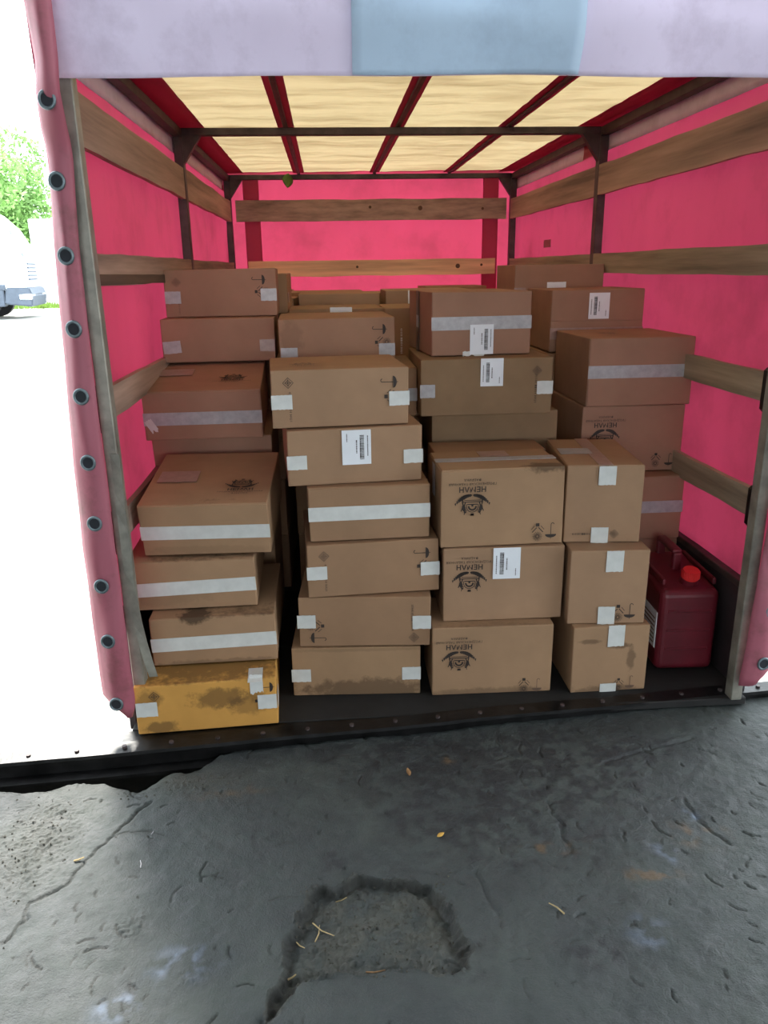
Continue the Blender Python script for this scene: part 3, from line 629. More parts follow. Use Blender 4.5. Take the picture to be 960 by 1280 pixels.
def eyelet(x, y, z, par, tw=0.0):
    bm = bmesh.new(); rings = []
    for i in range(20):
        a = 2 * math.pi * i / 20; ring = []
        for j in range(6):
            b = 2 * math.pi * j / 6; r_ = 0.0195 + 0.0045 * math.cos(b); ring.append(bm.verts.new((r_ * math.cos(a), -0.004 * math.sin(b), r_ * 1.08 * math.sin(a))))
        rings.append(ring)
    for i in range(20):
        for j in range(6): bm.faces.new((rings[i][j], rings[(i + 1) % 20][j], rings[(i + 1) % 20][(j + 1) % 6], rings[i][(j + 1) % 6]))
    bmesh.ops.recalc_face_normals(bm, faces=bm.faces)
    o = obj('eyelet', bm, M['ring'], par, True); o.location = P(x, y, z); o.rotation_euler = (0, 0, tw)
    bm = bmesh.new(); bm_cyl(bm, (0, -0.001, 0), (0, 0.003, 0), 0.018, seg=16); h_ = obj('eyelet_dark_disc', bm, M['hole'], None); h_.parent = par; h_.location = P(x, y, z)  # solid disc, dark colour stands for the shade inside the eyelet
for z, x in ((1.971, -1.09), (1.781, -1.113), (1.585, -1.115), (1.382, -1.12), (1.185, -1.125), (0.982, -1.13), (0.785, -1.135), (0.572, -1.14), (0.375, -1.143), (0.139, -1.143)):
    eyelet(x, 2.367 - 0.085 * min(1, max(0, (z - 1.86) / 0.14)), z, sL)
for z in (0.17, 0.375, 0.57, 0.78, 0.98, 1.18, 1.38, 1.58): eyelet(1.13, 2.367, z, sR)
# loose strap on the left post
V = []; F = []
for i in range(13):
    z = 1.0 - i * 0.065; x = -1.055 + 0.0 * i + (0.04 * ((i - 6) / 6) ** 2 if i > 6 else 0)
    V += [P(x - 0.016, 2.402 + 0.004 * math.sin(i), z), P(x + 0.012, 2.402, z)]
    if i: F.append((2 * i - 2, 2 * i - 1, 2 * i + 1, 2 * i))
o = obj('loose_strap', (V, [], F), M['post'], tr); o.modifiers.new('thickness', 'SOLIDIFY').thickness = 0.003

# leaf caught on the roof bow
def leafobj(name, label, loc, rot, L_, W_, m, cat='leaf', stem=True):
    V = [(0, 0, 0)]; n = 8
    for i in range(1, n):
        u = i / n; w_ = W_ / 2 * math.sin(u * math.pi) ** 0.8 * (1.15 - 0.3 * u); V += [(-w_, u * L_, 0.12 * w_), (0, u * L_, -0.02 * L_ * math.sin(u * 3)), (w_, u * L_, 0.12 * w_)]
    V.append((0, L_, 0.0)); F = [(0, 2, 1), (0, 3, 2)]
    for i in range(1, n - 1):
        a = 1 + (i - 1) * 3; F += [(a, a + 1, a + 4, a + 3), (a + 1, a + 2, a + 5, a + 4)]
    a = 1 + (n - 2) * 3; F += [(a, a + 1, len(V) - 1), (a + 1, a + 2, len(V) - 1)]
    o = obj(name, (V, [], F), m, None, True); o.location = loc; o.rotation_euler = rot; o.modifiers.new('thickness', 'SOLIDIFY').thickness = 0.0008
    tag(o, label, cat); return o
leafobj('green_leaf', 'green leaf hanging from the rear roof bow', (-0.635, YB - 0.05, RH + 0.02), (R(-100), R(10), R(20)), 0.11, 0.085, M['leafdark'])

# ------------------------------------------------------------------ cartons
P1 = (0.445, 0.47, 0.195); P2 = (0.48, 0.445, 0.198); Q1 = (0.445, 0.285, 0.283); Q2 = (0.285, 0.445, 0.283)
amber = card_mat('amber_card_water_stained', (204, 150, 76), [(0.05, -0.22, 0.12, .12, .3, .045, .62), (-0.16, -0.22, 0.02, .07, .3, .03, .6), (0.15, -0.22, 0.09, .09, .3, .05, .42), (-0.19, -0.22, 0.13, .05, .3, .05, .45), (0.0, 0.0, 0.187, .4, .3, .012, .6)])  # amber is wet card, with caught daylight put into the colour as well
st2 = card_mat('card_dark_top_edge_stain', (160, 127, 98), [(-0.06, -0.235, 0.19, .07, .12, .035, .85), (0.1, -0.235, 0.2, .25, .15, .022, .6), (0.0, -0.235, 0.0, .3, .1, .02, .35)])
st3 = card_mat('card_worn_top_edge', (160, 127, 98), [(0.0, -0.235, 0.2, .28, .1, .016, .6), (-0.1, -0.235, 0.05, .2, .1, .04, .15)])
st4 = card_mat('card_stained_top', (160, 127, 98), [(0.1, -0.22, 0.21, .16, .10, .012, .45), (0.02, -0.2, 0.205, .07, .07, .01, .4), (0.0, -0.235, 0.02, .3, .05, .02, .15)])
st5 = card_mat('card_stained_right_edge', (160, 127, 98), [(0.17, -0.12, 0.29, .10, .05, .03, .7)])
st6 = card_mat('card_scuffed_lower', (160, 127, 98), [(0.0, -0.14, 0.0, .3, .05, .03, .4), (0.0, -0.14, 0.285, .3, .05, .01, .3)])
st7 = card_mat('card_smeared', (160, 127, 98), [(0.03, -0.22, 0.19, .06, .05, .018, .6), (-0.08, -0.22, 0.21, .05, .05, .012, .5), (0.08, -0.22, 0.14, .02, .05, .06, .5), (0.0, -0.22, 0.0, .2, .05, .03, .45)])
st8 = card_mat('card_grey_smudge', (156, 120, 98), [(-0.19, -0.22, 0.11, .055, .05, .09, .22)])
st9 = card_mat('card_dark_foot', (158, 126, 96), [(0.05, -0.22, 0.02, .3, .05, .055, .6), (0.0, -0.22, 0.19, .3, .05, .012, .2)])  # patchy darkening towards the bottom, fainter along the top edge

# left stack, from the floor up
carton('amber water-stained carton with torn tape, lowest of the left stack beside the post', (-0.848, 2.405), 0, (0.485, 0.445, 0.186), 3, 0, amber,
       [('end', 'F', 0.08, 0.52, 0.072, 0.055), ('end', 'F', 0.93, 0.50, 0.066, 0.055), ('torn', 'F', 0.86, 0.90, 0.045, 0.07, 0), ('end', 'T', 0.855, 0.04, 0.05, 0.10), ('end', 'R', 0.08, 0.5, 0.07, 0.055),
        ('umb', 'F', 0.93, 0.80, -90, 0.9), ('sun', 'F', 0.91, 0.53, -90, 0.9), ('dia', 'F', 0.14, 0.78, 0, 1.0)], seed=1)
carton('dirt-edged carton with a full white tape stripe, second from the bottom of the left stack', (-0.825, 2.535), 0.19, (0.44, 0.48, 0.183), 1, 1, st2, [('stripe', 'F', 0.47, 'tape', 1.0)], flaps='F', seed=2)
carton('taped carton shifted left against the post, third up in the left stack', (-0.895, 2.60), 0.378, (0.445, 0.48, 0.188), 1, 2, st3, [('stripe', 'F', 0.45, 'tape', 1.2)], flaps='F', seed=3)
carton('taped carton with stained printed top and flat label, fourth up in the left stack', (-0.835, 2.625), 0.575, (0.45, 0.48, 0.195), -2, 8.5, st4,
       [('stripe', 'F', 0.46), ('logo', 'T', 0.76, 0.27, 0, 0.95, 'ink'), ('end', 'T', 0.22, 0.50, 0.145, 0.10, 'tape_clear'), ('txt', 'T', 0.24, 0.47, 0, 0.9)], flaps='F', seed=4)
carton('shaded carton half hidden behind the fourth carton of the left stack', (-0.87, 3.16), 0.695, P2, 0, 3, 'card3', seed=5)
carton('reddish carton with printed top, label and wide grey tape stripe, above the fourth left carton', (-0.885, 3.08), 0.898, (0.46, 0.48, 0.196), 1, 7.5, 'card3',
       [('stripe', 'F', 0.45, 'tape_old'), ('logo', 'T', 0.74, 0.33, 0, 0.9, 'ink'), ('end', 'T', 0.22, 0.58, 0.135, 0.10, 'tape_clear'), ('txt', 'T', 0.24, 0.56, 0, 0.85), ('torn', 'F', 0.06, 0.32, 0.03, 0.05, 30)], flaps='F', seed=6)
carton('dull carton with two tape ends, second from the top of the left stack', (-0.855, 3.46), 1.160, (0.485, 0.445, 0.182), 1.5, 0, 'card3',
       [('end', 'F', 0.09, 0.36, 0.075, 0.052, 'tape_old', 4), ('end', 'F', 0.93, 0.36, 0.065, 0.05, 'tape_clear')], seed=7)
carton('topmost carton of the left stack with sideways umbrella mark', (-0.845, 3.58), 1.345, (0.485, 0.445, 0.20), 2, 0, 'card3',
       [('end', 'F', 0.07, 0.42, 0.068, 0.052, 'tape_old'), ('end', 'F', 0.93, 0.45, 0.07, 0.052, 'tape_old'), ('umb', 'F', 0.85, 0.77, -90), ('sun', 'F', 0.88, 0.52, -90), ('dia', 'F', 0.11, 0.74, 0, 1.0, 'ink_faint'), ('txt', 'F', 0.12, 0.3, 90, 0.9, 'ink_faint')], seed=8)
carton('carton hidden except its right end, behind the topmost left carton', (-0.82, 4.05), 1.33, (0.49, 0.445, 0.19), 0, 0, 'card', [('end', 'R', 0.05, 0.4, 0.05, 0.05, 'tape_clear')], seed=9)

# second stack
tA = ('end', 'F', 0.07, 0.44, 0.072, 0.052); tB = ('end', 'F', 0.93, 0.44, 0.07, 0.052)
marks = lambda u1=0.86: [('umb', 'F', u1, 0.75, -90), ('sun', 'F', u1 + 0.035, 0.50, -90), ('dia', 'F', 0.125, 0.79, 0, 1.0), ('txt', 'F', 0.135, 0.37, 90, 1.0)]
carton('carton with darker lower half, lowest of the second stack from the left', (-0.32, 2.585), 0, (0.48, 0.445, 0.198), -3, 0, st9, [tA, tB], seed=11)
carton('carton with marks upside down, second up in the second stack from the left', (-0.285, 2.59), 0.2, (0.485, 0.445, 0.197), -4, 0, 'card2',
       [('end', 'F', 0.06, 0.52, 0.068, 0.052), ('end', 'F', 0.935, 0.48, 0.068, 0.052), ('umb', 'F', 0.14, 0.19, 90), ('sun', 'F', 0.12, 0.43, 90), ('dia', 'F', 0.875, 0.17, 0, 1.0), ('txt', 'F', 0.865, 0.58, -90, 1.0)], seed=12)
carton('carton with umbrella mark at right, third up in the second stack from the left', (-0.245, 2.61), 0.4, (0.48, 0.445, 0.20), 3, 0, 'card2', [('end', 'F', 0.07, 0.47, 0.073, 0.05), tB] + marks(0.87), seed=13)
carton('carton with a full white tape stripe, fourth up in the second stack from the left', (-0.255, 2.635), 0.603, (0.435, 0.48, 0.20), 1.5, 0, 'card2', [('stripe', 'F', 0.52)], flaps='F', seed=14)
carton('carton with white barcode label between two tape ends, fifth up in the second stack', (-0.30, 2.67), 0.806, (0.48, 0.445, 0.20), 5, 0, 'card', [('end', 'F', 0.07, 0.43, 0.07, 0.05), ('end', 'F', 0.935, 0.45, 0.07, 0.05), ('label', 'F', 0.51, 0.66, 0, 1.05)], seed=15)
carton('pale carton with umbrella and sun marks, topmost at the front of the second stack', (-0.345, 2.69), 1.01, (0.48, 0.43, 0.20), 4, 0, 'card',
       [('end', 'F', 0.075, 0.46, 0.072, 0.05), ('end', 'F', 0.93, 0.46, 0.072, 0.05)] + marks(0.86) + [('logo', 'T', 0.25, 0.32, 0, 0.8, 'ink_faint')], seed=16)
carton('carton seen as a narrow strip right of the sixth carton of the second stack', (-0.265, 3.16), 0.955, (0.48, 0.445, 0.197), 0, 0, 'card2', [('end', 'F', 0.94, 0.44, 0.06, 0.052, 'tape_old')], seed=17)
carton('smudged carton with umbrella mark, standing behind the top of the second stack', (-0.342, 3.32), 1.154, (0.485, 0.445, 0.19), 2, 0, st8,
       [('end', 'F', 0.08, 0.25, 0.07, 0.05, 'tape_old'), ('end', 'F', 0.93, 0.30, 0.068, 0.05, 'tape_old'), ('umb', 'F', 0.87, 0.74, -90), ('sun', 'F', 0.90, 0.46, -90)], seed=18)
carton('carton with pale paper label, behind the smudged carton of the second stack', (-0.335, 4.0), 1.152, (0.475, 0.46, 0.197), 1, 0, 'card2', [('end', 'F', 0.55, 0.86, 0.11, 0.07, 'paper'), ('txt', 'F', 0.55, 0.86, 0, 0.7)], seed=19)
carton('dark-fronted carton seen in the gap left of the topmost third-stack carton', (0.11, 3.95), 1.068, (0.41, 0.45, 0.283), 0, 0, 'card2', [('txt', 'F', 0.2, 0.42, 90, 1.2, 'paper')], seed=20)

# third stack
lg = lambda u=0.22, v=0.57: ('logo', 'F', u, v, 180, 1.0)
carton('printed carton with dirty foot, lowest of the third stack', (0.187, 2.545), 0, (0.45, 0.285, 0.277), -1, 0, st6, [lg(0.22, 0.66), ('umb', 'F', 0.88, 0.10, 180, 0.9, 'ink_faint'), ('sun', 'F', 0.77, 0.10, 180, 0.9)], seed=21)
carton('printed carton with white barcode label, middle of the third stack', (0.23, 2.595), 0.28, (0.445, 0.285, 0.287), -1, 0, 'card', [lg(0.215, 0.69), ('label', 'F', 0.52, 0.79, 180, 1.02)], seed=22)
carton('printed carton with stained reddish top and thin tape line, top of the third stack', (0.222, 2.61), 0.57, (0.448, 0.285, 0.285), 1, 0, st5,
       [lg(0.25, 0.70), ('umb', 'F', 0.90, 0.17, 180), ('sun', 'F', 0.79, 0.155, 180), ('stripe', 'T', 0.5, 'tape_old'), ('end', 'T', 0.52, 0.78, 0.11, 0.08, 'tape_clear'), ('end', 'L', 0.5, 0.78, 0.05, 0.12, 'tape_old')], flaps='T', seed=23)
carton('low carton top directly behind the top printed carton of the third stack', (0.235, 2.905), 0.57, (0.44, 0.19, 0.283), 0, 0, 'card2', seed=24)
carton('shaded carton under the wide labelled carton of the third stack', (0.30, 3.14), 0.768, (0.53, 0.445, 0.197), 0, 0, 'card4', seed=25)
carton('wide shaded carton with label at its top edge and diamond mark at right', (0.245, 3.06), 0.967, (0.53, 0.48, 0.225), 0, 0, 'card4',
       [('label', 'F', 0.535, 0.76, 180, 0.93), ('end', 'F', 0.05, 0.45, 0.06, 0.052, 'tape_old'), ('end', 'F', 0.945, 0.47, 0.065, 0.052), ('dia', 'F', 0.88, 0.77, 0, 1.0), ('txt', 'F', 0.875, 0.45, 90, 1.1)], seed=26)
carton('carton with grey tape stripe and barcode label, topmost of the third stack', (0.24, 3.17), 1.195, (0.415, 0.46, 0.25), 5, 0, 'card3',
       [('stripe', 'F', 0.51, 'tape_old'), ('label', 'F', 0.50, 0.25, 0, 1.0), ('vstripe', 'L', 0.45, 'tape_brown'), ('end', 'L', 0.45, 0.5, 0.05, 0.05, 'tape_old'), ('torn', 'F', 0.42, 0.02, 0.09, 0.02, 0)], flaps='F', seed=27)

# right stack of end-on cartons and those behind it
carton('smeared end-on carton with dark smudges, lowest beside the red canister', (0.625, 2.52), 0, (0.288, 0.445, 0.268), 0, 0, st7, [('end', 'F', 0.56, 0.86, 0.062, 0.085), ('end', 'F', 0.50, 0.06, 0.062, 0.035), ('umb', 'F', 0.79, 0.12, 180, 0.9, 'ink_faint'), ('sun', 'F', 0.64, 0.09, 180, 0.8)], seed=31)
carton('end-on carton with two tape ends and umbrella mark, middle of the right front stack', (0.605, 2.54), 0.271, (0.285, 0.445, 0.288), -4, 0, 'card', [('end', 'F', 0.56, 0.86, 0.062, 0.08), ('end', 'F', 0.50, 0.12, 0.062, 0.07), ('umb', 'F', 0.80, 0.17, 180), ('sun', 'F', 0.65, 0.14, 180)], seed=32)
carton('end-on carton with taped reddish top, topmost of the right front stack', (0.597, 2.625), 0.562, (0.278, 0.445, 0.288), -6, 0, 'card',
       [('end', 'F', 0.52, 0.885, 0.062, 0.07), ('end', 'F', 0.47, 0.10, 0.062, 0.06), ('dia', 'F', 0.66, 0.115, 180, 0.9), ('txt', 'F', 0.28, 0.115, 180, 0.9), ('vstripe', 'T', 0.5, 'tape_clear'), ('end', 'T', 0.25, 0.5, 0.12, 0.09, 'tape_old'), ('txt', 'T', 0.27, 0.5, 0, 0.9)], flaps='TY', seed=33)
carton('carton with printed crest half hidden behind the right front stack', (0.895, 3.15), 0.687, (0.445, 0.46, 0.285), 0, 0, 'card3', [('logo', 'F', 0.23, 0.66, 180, 1.0, 'ink'), ('umb', 'F', 0.88, 0.16, 180, 0.9), ('sun', 'F', 0.75, 0.16, 180, 0.9)], seed=34)
carton('big carton with silver tape stripe in the right rear stack', (0.905, 3.14), 0.974, (0.445, 0.48, 0.28), 0, 0, 'card3', [('stripe', 'F', 0.51, 'tape_old'), ('logo', 'T', 0.3, 0.4, 180, 0.7, 'ink_faint')], flaps='F', seed=35)
carton('carton with barcode label standing behind the silver-taped carton', (0.885, 3.66), 1.148, (0.445, 0.445, 0.282), 0, 0, 'card3', [('label', 'F', 0.51, 0.74, 180, 1.0), ('stripe', 'F', 0.3, 'tape_clear')], flaps='F', seed=36)
carton('highest carton at the right rear with small square label', (0.83, 4.12), 1.26, (0.47, 0.445, 0.284), 0, 0, 'card3', [('end', 'F', 0.47, 0.52, 0.10, 0.10, 'paper'), ('txt', 'F', 0.47, 0.52, 90, 0.7), ('end', 'F', 0.06, 0.5, 0.06, 0.06, 'tape_clear')], seed=37)
carton('taped carton in red shade under the crested carton, right rear', (0.885, 3.07), 0.403, (0.445, 0.48, 0.28), 0, 0, 'card3', [('stripe', 'F', 0.52, 'tape_old')], flaps='F', seed=38)
carton('shaded carton directly behind the red canister', (0.885, 3.08), 0.201, (0.445, 0.47, 0.20), 0, 0, 'card3', seed=39)

# the tops of the load further in
back = [('pale-topped carton at the left of the far rows', (-0.80, 4.52), (0.47, 0.40, 0.19), 1.195), ('long pale-topped carton in the middle of the far rows', (-0.31, 4.50), (0.45, 0.44, 0.198), 1.21), ('far carton with white barcode paper on its front', (0.19, 4.50), (0.48, 0.45, 0.20), 1.22)]
for i, (lb, fr, wdh, z) in enumerate(back):
    carton(lb, fr, z, wdh, (-2, 1, 0)[i], 0, 'card', [('end', 'F', 0.38, 0.72, 0.11, 0.11, 'paper'), ('txt', 'F', 0.46, 0.72, 90, 0.9)] if i == 2 else [], seed=60 + i)

# the same cartons again where only their tops or dark faces show between the stacks
def proto(name, wdh, seed):
    bm = bmesh.new(); bm_box(bm, -wdh[0] / 2, wdh[0] / 2, -wdh[1] / 2, wdh[1] / 2, 0, wdh[2], 0.004, 2); me = bpy.data.meshes.new(name); bm.to_mesh(me); bm.free()
    me.materials.append(M['card']); return me
PM = {h: proto('cardboard_carton', (0.46, 0.45, h), 0) for h in (0.19, 0.2, 0.23, 0.283)}
def plain(x, y, z, h, label, group, sx=1.0, sy=1.0):
    o = bpy.data.objects.new('cardboard_carton', PM[h]); C.objects.link(o); o.location = (x, y + 0.225 * sy, z); o.scale = (sx, sy, 1); o.rotation_euler.z = R(random.uniform(-1.2, 1.2)); tag(o, label, 'carton', group); return o
G4 = 'pale carton tops at the far end of the load'
def pile(x, y, top, label, group, sx=1.0, sy=1.0, toplabel=None):
    z = 0; 
    # choose heights that add up to the wanted top
    best = None
    for a in range(8):
        for b in range(6):
            s_ = a * 0.2 + b * 0.283
            for c_ in range(3):
                e_ = top - (s_ + c_ * 0.19)
                if e_ >= -0.0005 and (best is None or e_ < best[0]): best = (e_, a, b, c_)
    seq = [0.283] * best[2] + [0.2] * best[1] + [0.19] * best[3]; gap = best[0] / max(1, len(seq))
    for i_, h in enumerate(seq):
        last = toplabel and i_ == len(seq) - 1
        plain(x, y, z, h, toplabel if last else label, G4 if last else group, sx, sy); z += h + gap
G2 = 'cartons in the dark second row of stacks'; L2 = 'plain carton in the dark row behind the front stacks'
pile(-0.87, 3.14, 0.69, L2, G2); pile(-0.265, 3.18, 0.95, L2, G2); pile(0.235, 2.905, 0.567, L2, G2, 0.95, 0.42); pile(0.30, 3.14, 0.765, L2, G2)
pile(0.885, 3.08, 0.2, L2, G2)
G3 = 'cartons in the hidden middle rows'; L3 = 'plain carton buried in the middle of the load'
pile(-0.84, 3.66, 1.15, L3, G3); pile(-0.33, 3.66, 1.14, L3, G3); pile(0.12, 3.70, 1.06, L3, G3, 0.9, .9); pile(0.885, 3.66, 1.145, L3, G3)
pile(-0.84, 4.14, 1.33, L3, G3, 1, .8); pile(-0.335, 4.10, 1.15, L3, G3, 1, .8); pile(0.15, 4.10, 1.06, L3, G3, .9, .8); pile(0.83, 4.13, 1.26, L3, G3)
pile(-0.80, 4.54, 1.19, L3, G3, 1, .85); pile(-0.31, 4.52, 1.205, L3, G3, .95, .9); pile(0.19, 4.52, 1.215, L3, G3); 
for j, y in enumerate((5.0, 5.47, 5.93)):
    for i, x in enumerate((-0.86, -0.38, 0.10, 0.58)):
        z = 1.37 + 0.012 * ((i * 7 + j * 3) % 4); pile(x, y, z, L3, G3, 1, 1, 'pale-topped carton, %s from the left in the %s far row before the front wall' % (('first', 'second', 'third', 'fourth')[i], ('nearest', 'middle', 'last')[j]))
pile(0.68, 4.6, 1.38, L3, G3, .9, .85, 'pale-topped carton behind the highest right rear carton')

# ------------------------------------------------------------------ red canister
cn = thing('plastic_canister', 'dark red plastic canister with bright red cap beside the right cartons', 'canister', (0.985, 2.83, 0.002), (0, 0, R(-3)))
bm = bmesh.new(); bm_box(bm, -0.115, 0.115, -0.19, 0.19, 0, 0.37, 0.028, 4)
for v in bm.verts:
    if v.co.z > 0.33 and v.co.y < -0.02: v.co.z -= 0.03 * min(1, (-0.02 - v.co.y) / 0.15)
    if v.co.z > 0.34: v.co.x *= 0.93; v.co.y *= 0.96
obj('canister_body', bm, M['can'], cn, False)
bm = bmesh.new(); bm_box(bm, -0.02, 0.02, -0.02, 0.16, 0.425, 0.447, 0.009, 3); bm_box(bm, -0.018, 0.018, -0.03, 0.0, 0.36, 0.435, 0.008, 2); bm_box(bm, -0.018, 0.018, 0.145, 0.172, 0.36, 0.435, 0.008, 2)
obj('handle', bm, M['can'], cn)
for x in (-0.0975, 0.0975): box('moulded_rim', x - 0.0075, x + 0.0075, -0.16, 0.16, 0.352, 0.378, M['can'], cn, 0.006, 2)
bm = bmesh.new(); bm_cyl(bm, (0.015, -0.115, 0.345), (0.015, -0.125, 0.372), 0.036, 0.034, 20); obj('neck', bm, M['can'], cn)
bm = bmesh.new(); bm_cyl(bm, (0.015, -0.123, 0.368), (0.015, -0.132, 0.402), 0.033, 0.031, 24)
for i in range(24):
    a = 2 * math.pi * i / 24; x, y = 0.033 * math.cos(a), 0.033 * math.sin(a); bm_box(bm, x + 0.013, x + 0.017, y - 0.128, y - 0.124, 0.370, 0.398)
obj('cap', bm, M['cap'], cn)
for z in (0.09, 0.17, 0.25): box('moulded_rib', -0.085, 0.085, -0.1935, -0.187, z, z + 0.012, M['can'], cn, 0.003)
lb = box('paper_sticker', -0.117, -0.1145, -0.165, 0.03, 0.09, 0.24, M['paper'], cn, 0)
for k_ in range(7): box('printed_line', -0.1178, -0.1168, -0.15, -0.01 + 0.02 * (k_ % 2), 0.105 + k_ * 0.017, 0.110 + k_ * 0.017, M['ink_faint'], lb, 0)

# ------------------------------------------------------------------ litter on the dock floor
def fz(x, y):
    j = int(np.argmin(np.abs(GY[:, int(np.argmin(np.abs(fx - x)))] - y))); i = int(np.argmin(np.abs(fx - x))); return float(H[j, i]) + FZ
def on(x, y, dz=0.003): return (x, y, fz(x, y) + dz)
leafobj('dry_leaf', 'small curled yellow leaf on the dock floor above the hole', on(-0.118, 1.838), (R(6), R(8), R(-60)), 0.026, 0.013, M['leafyel'])
leafobj('dry_leaf', 'small brown leaf near the black beam below the second stack', on(-0.168, 2.125), (R(14), R(14), R(10)), 0.035, 0.015, M['chip'])
def stick(label, x, y, l, a, r_, m, name='twig', cat='twig', group=None):
    p0 = Vector(on(x, y, r_ + 0.001)); p1 = Vector(on(x + l * math.cos(a), y + l * math.sin(a), r_ + 0.004))
    bm = bmesh.new(); q_ = (p1 - p0); mid = q_ * 0.5 + Vector((q_.y, -q_.x, 0)) * 0.08
    bm_cyl(bm, (0, 0, 0), mid, r_, r_ * 0.9, 6); bm_cyl(bm, mid, q_, r_ * 0.9, r_ * 0.6, 6)
    o = obj(name, bm, m); o.location = p0; tag(o, label, cat, group)
stick('short pale twig lying right of the hole', 0.165, 1.53, 0.045, 2.35, 0.0022, M['straw'])
stick('tan wood chip on the left of the dock floor beside the long crack', -1.150, 1.845, 0.028, 0.1, 0.003, M['straw'], 'wood_chip', 'chip')
stick('white paint sliver in a gouge, left half of the dock floor', -0.955, 1.80, 0.024, 1.8, 0.0014, M['tape_old'], 'paint_sliver', 'sliver')
stick('tiny white sliver just behind the longer paint sliver', -0.953, 1.93, 0.016, 1.4, 0.0013, M['tape_old'], 'paint_sliver', 'sliver')
stick('longest straw in the hole, upper left', -0.475, 1.585, 0.075, -0.75, 0.0018, M['straw'], 'straw', 'straw')
stick('straw leaning beside the longest one in the hole', -0.468, 1.525, 0.05, 1.35, 0.0017, M['straw'], 'straw', 'straw')
stick('straw close to the left rim of the hole', -0.515, 1.535, 0.035, -0.9, 0.0016, M['straw'], 'straw', 'straw')
stick('straw close to the far rim of the hole', -0.415, 1.655, 0.03, 0.1, 0.0016, M['straw'], 'straw', 'straw')
stick('dark twig near the front edge of the hole', -0.345, 1.43, 0.05, -0.5, 0.002, M['chip'])
stick('light wood chip at the front left of the hole', -0.53, 1.42, 0.02, 0.3, 0.0025, M['straw'], 'wood_chip', 'chip')
V = []; F = []
rnd = random.Random(11)
for i in range(420):
    if i < 240: x, y = rnd.uniform(-0.52, -0.10), rnd.uniform(1.38, 1.70)
    elif i < 330: x, y = rnd.gauss(-1.29, 0.08), rnd.gauss(1.92, 0.14)
    else: x, y = rnd.uniform(-1.1, -0.75), rnd.uniform(2.10, 2.20)
    if y > np.interp(x, edge[:, 0], edge[:, 1]) - 0.02: continue
    s_ = rnd.uniform(0.0015, 0.0045); c_ = Vector(on(x, y, 0.001)); k_ = len(V)
    for d in ((1, 0, 0), (0, 1, 0), (-1, 0, 0), (0, -1, 0), (0, 0, 0.8), (0, 0, -0.6)): V.append(c_ + Vector(d) * s_ * rnd.uniform(0.6, 1.3))
    F += [(k_, k_ + 1, k_ + 4), (k_ + 1, k_ + 2, k_ + 4), (k_ + 2, k_ + 3, k_ + 4), (k_ + 3, k_, k_ + 4), (k_ + 1, k_, k_ + 5), (k_ + 2, k_ + 1, k_ + 5), (k_ + 3, k_ + 2, k_ + 5), (k_, k_ + 3, k_ + 5)]
M['grit'] = mat('grey_grit', (70, 68, 60), 0.9, var=0.3, scale=200)
tag(obj('grit', (V, [], F), M['grit']), 'loose grit and crumbs of concrete in the hole and worn patches', 'grit', kind='stuff')

# ------------------------------------------------------------------ white lorry and trees across the yard
gz = yz(22); LX, LY = -8.28, 22.0
lo = thing('white_lorry', 'white lorry cab with grey bumper parked across the yard', 'lorry', (LX, LY, gz), (0, 0, R(10)))
# local: front end at x=0, length to -x, near side at y=0, depth to +y
def prism(name, prof_, y0, y1, m, par, bev=0.04):
    bm = bmesh.new(); a = [bm.verts.new((x, y0, z)) for x, z in prof_]; b = [bm.verts.new((x, y1, z)) for x, z in prof_]
    bm.faces.new(a); bm.faces.new(b[::-1]); n = len(prof_)
    for i in range(n): bm.faces.new((a[i], a[(i + 1) % n], b[(i + 1) % n], b[i]))
    bmesh.ops.recalc_face_normals(bm, faces=bm.faces)
    if bev: bmesh.ops.bevel(bm, geom=bm.edges[:], offset=bev, segments=2, affect='EDGES')
    return obj(name, bm, m, par)
prism('cab', [(-0.05, 0.75), (-0.03, 1.5), (-0.12, 1.9), (-0.35, 2.35), (-0.75, 2.75), (-1.3, 2.92), (-2.1, 2.95), (-2.1, 0.75)], 0, 2.2, M['white'], lo)
prism('side_window', [(-0.84, 1.6), (-0.88, 2.25), (-1.6, 2.3), (-1.6, 1.6)], -0.02, 0.02, M['glass'], lo, 0.0)
prism('windscreen', [(-0.10, 1.62), (-0.03, 1.62), (-0.27, 2.25), (-0.36, 2.25)], 0.18, 2.02, M['glass'], lo, 0.0)
prism('front_bumper', [(0.06, 0.32), (0.10, 0.62), (0.03, 0.82), (-0.55, 0.82), (-0.62, 0.4)], -0.04, 2.24, M['grey'], lo, 0.03)
prism('step_panel', [(-0.62, 0.34), (-0.6, 0.82), (-1.0, 0.82), (-0.98, 0.34)], -0.02, 0.4, M['grey'], lo, 0.02)
prism('sill_skirt', [(-0.55, 0.76), (-0.55, 0.9), (-2.1, 0.9), (-2.1, 0.76)], -0.03, 0.1, M['grey'], lo, 0.01)
for y in (0.12, 1.75): prism('headlamp', [(0.08, 0.5), (0.10, 0.66), (-0.25, 0.66), (-0.25, 0.5)], y - 0.18, y + 0.3, M['lampglass'], lo, 0.02)
for k_ in range(5): prism('grille_slat', [(-0.04, 1.0 + k_ * 0.1), (0.0, 1.0 + k_ * 0.1), (0.0, 1.045 + k_ * 0.1), (-0.04, 1.045 + k_ * 0.1)], 0.5, 1.7, M['grey'], lo, 0.0)
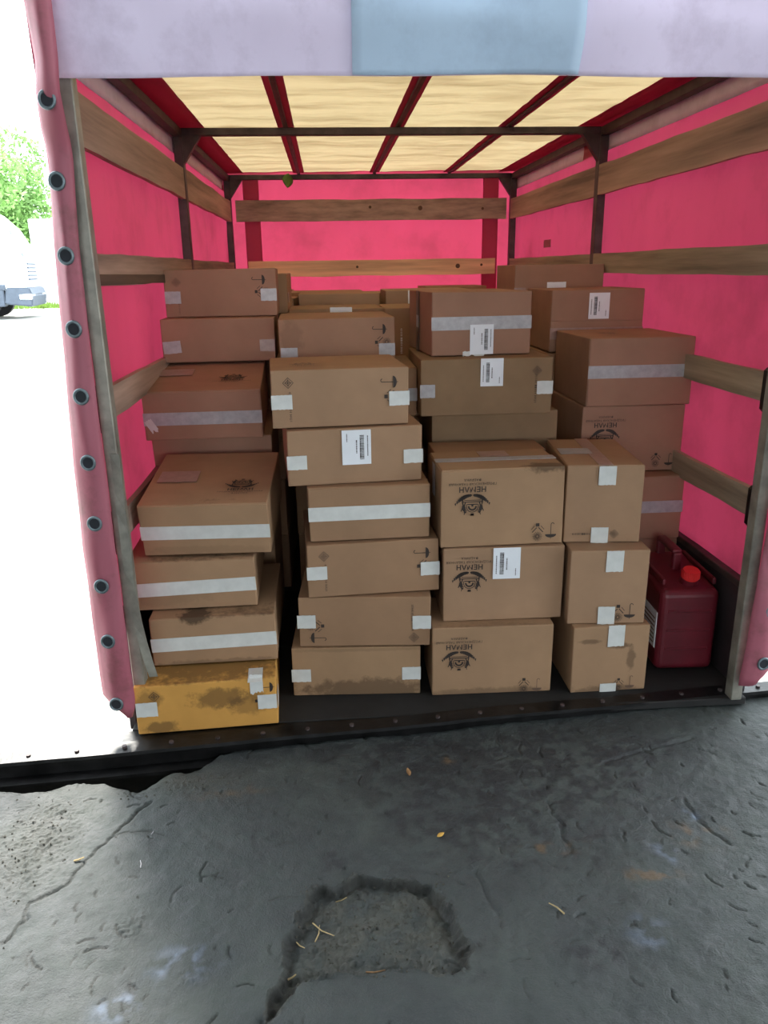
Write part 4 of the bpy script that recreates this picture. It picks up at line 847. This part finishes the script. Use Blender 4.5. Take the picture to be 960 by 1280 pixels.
for y in (0.0, 1.9):
    w1 = cyl('wheel', (-1.22, y, 0.46), (-1.22, y + 0.28, 0.46), 0.46, M['rubber'], lo, 28); cyl('hub', (-1.22, y - 0.02, 0.46), (-1.22, y + 0.02, 0.46), 0.24, M['post'], w1, 16)
    w1 = cyl('wheel', (-5.2, y, 0.46), (-5.2, y + 0.28, 0.46), 0.46, M['rubber'], lo, 28); cyl('hub', (-5.2, y - 0.02, 0.46), (-5.2, y + 0.02, 0.46), 0.24, M['post'], w1, 16)
prism('chassis', [(-0.6, 0.5), (-0.6, 0.75), (-7.2, 0.75), (-7.2, 0.5)], 0.55, 1.65, M['black'], lo, 0.02)
prism('cargo_box', [(-2.3, 0.78), (-2.3, 3.3), (-7.3, 3.3), (-7.3, 0.78)], -0.05, 2.25, M['white'], lo, 0.03)
wt = thing('white_trailer', 'plain white trailer standing behind the lorry cab', 'trailer', (-9.3, 25.6, yz(25.6)), (0, 0, R(1)))
prism('trailer_box', [(0, 1.0), (0, 2.75), (5.6, 2.75), (5.6, 1.0)], 0, 2.4, M['white'], wt, 0.03)
prism('side_skirt', [(0.1, 0.45), (0.1, 1.0), (5.5, 1.0), (5.5, 0.45)], 0.05, 0.12, M['white'], wt, 0.01)
for x in (1.2, 2.3, 4.6):
    for y in (0.14, 2.0): cyl('wheel', (x, y, 0.42), (x, y + 0.25, 0.42), 0.42, M['rubber'], wt, 20)
def tree(label, x, y, h, rad, n, seed, name='tree'):
    rnd = random.Random(seed); t_o = thing(name, label, 'tree', (x, y, yz(y) - 0.02))
    bm = bmesh.new(); bm_cyl(bm, (0, 0, 0), (0.1, 0, h * 0.55), 0.22, 0.12, 10)
    for k_ in range(5):
        a = rnd.uniform(0, 6.28); bm_cyl(bm, (0.05, 0, h * (0.28 + 0.06 * k_)), (math.cos(a) * rad * 0.6, math.sin(a) * rad * 0.6, h * (0.5 + 0.08 * k_)), 0.08, 0.03, 6)
    obj('trunk', bm, M['bark'], t_o)
    cl = [(rnd.gauss(0, rad * 0.45), rnd.gauss(0, rad * 0.45), h * rnd.uniform(0.25, 0.93), rad * rnd.uniform(0.28, 0.5)) for _ in range(26)]
    V = []; F = []
    for i in range(n):
        cx, cy, cz, r_ = rnd.choice(cl); d = Vector((rnd.gauss(0, 1), rnd.gauss(0, 1), rnd.gauss(0, 1))).normalized() * r_ * rnd.uniform(0.75, 1.05)
        c_ = Vector((cx, cy, cz)) + d; a = Vector((rnd.gauss(0, 1), rnd.gauss(0, 1), rnd.gauss(0, 1))).normalized(); b = a.orthogonal().normalized(); s_ = rnd.uniform(0.07, 0.15); k_ = len(V)
        V += [c_ - a * s_, c_ + b * s_ * 0.5, c_ + a * s_, c_ - b * s_ * 0.5]; F.append((k_, k_ + 1, k_ + 2, k_ + 3))
    obj('foliage', (V, [], F), M['leaf'], t_o)['kind'] = 'stuff'
tree('broad light green tree rising behind the lorry cab', -14.5, 36, 6.4, 3.0, 22000, 1)
tree('rounded green tree behind the white trailer', -5.5, 38, 4.8, 2.1, 20000, 2)
tree('taller pale green tree at the left edge of the yard', -29, 40, 7.5, 3.2, 20000, 3)
tree('low bushy tree behind the truck body to the right of the trailer', 3.0, 39, 4.4, 2.0, 12000, 4)
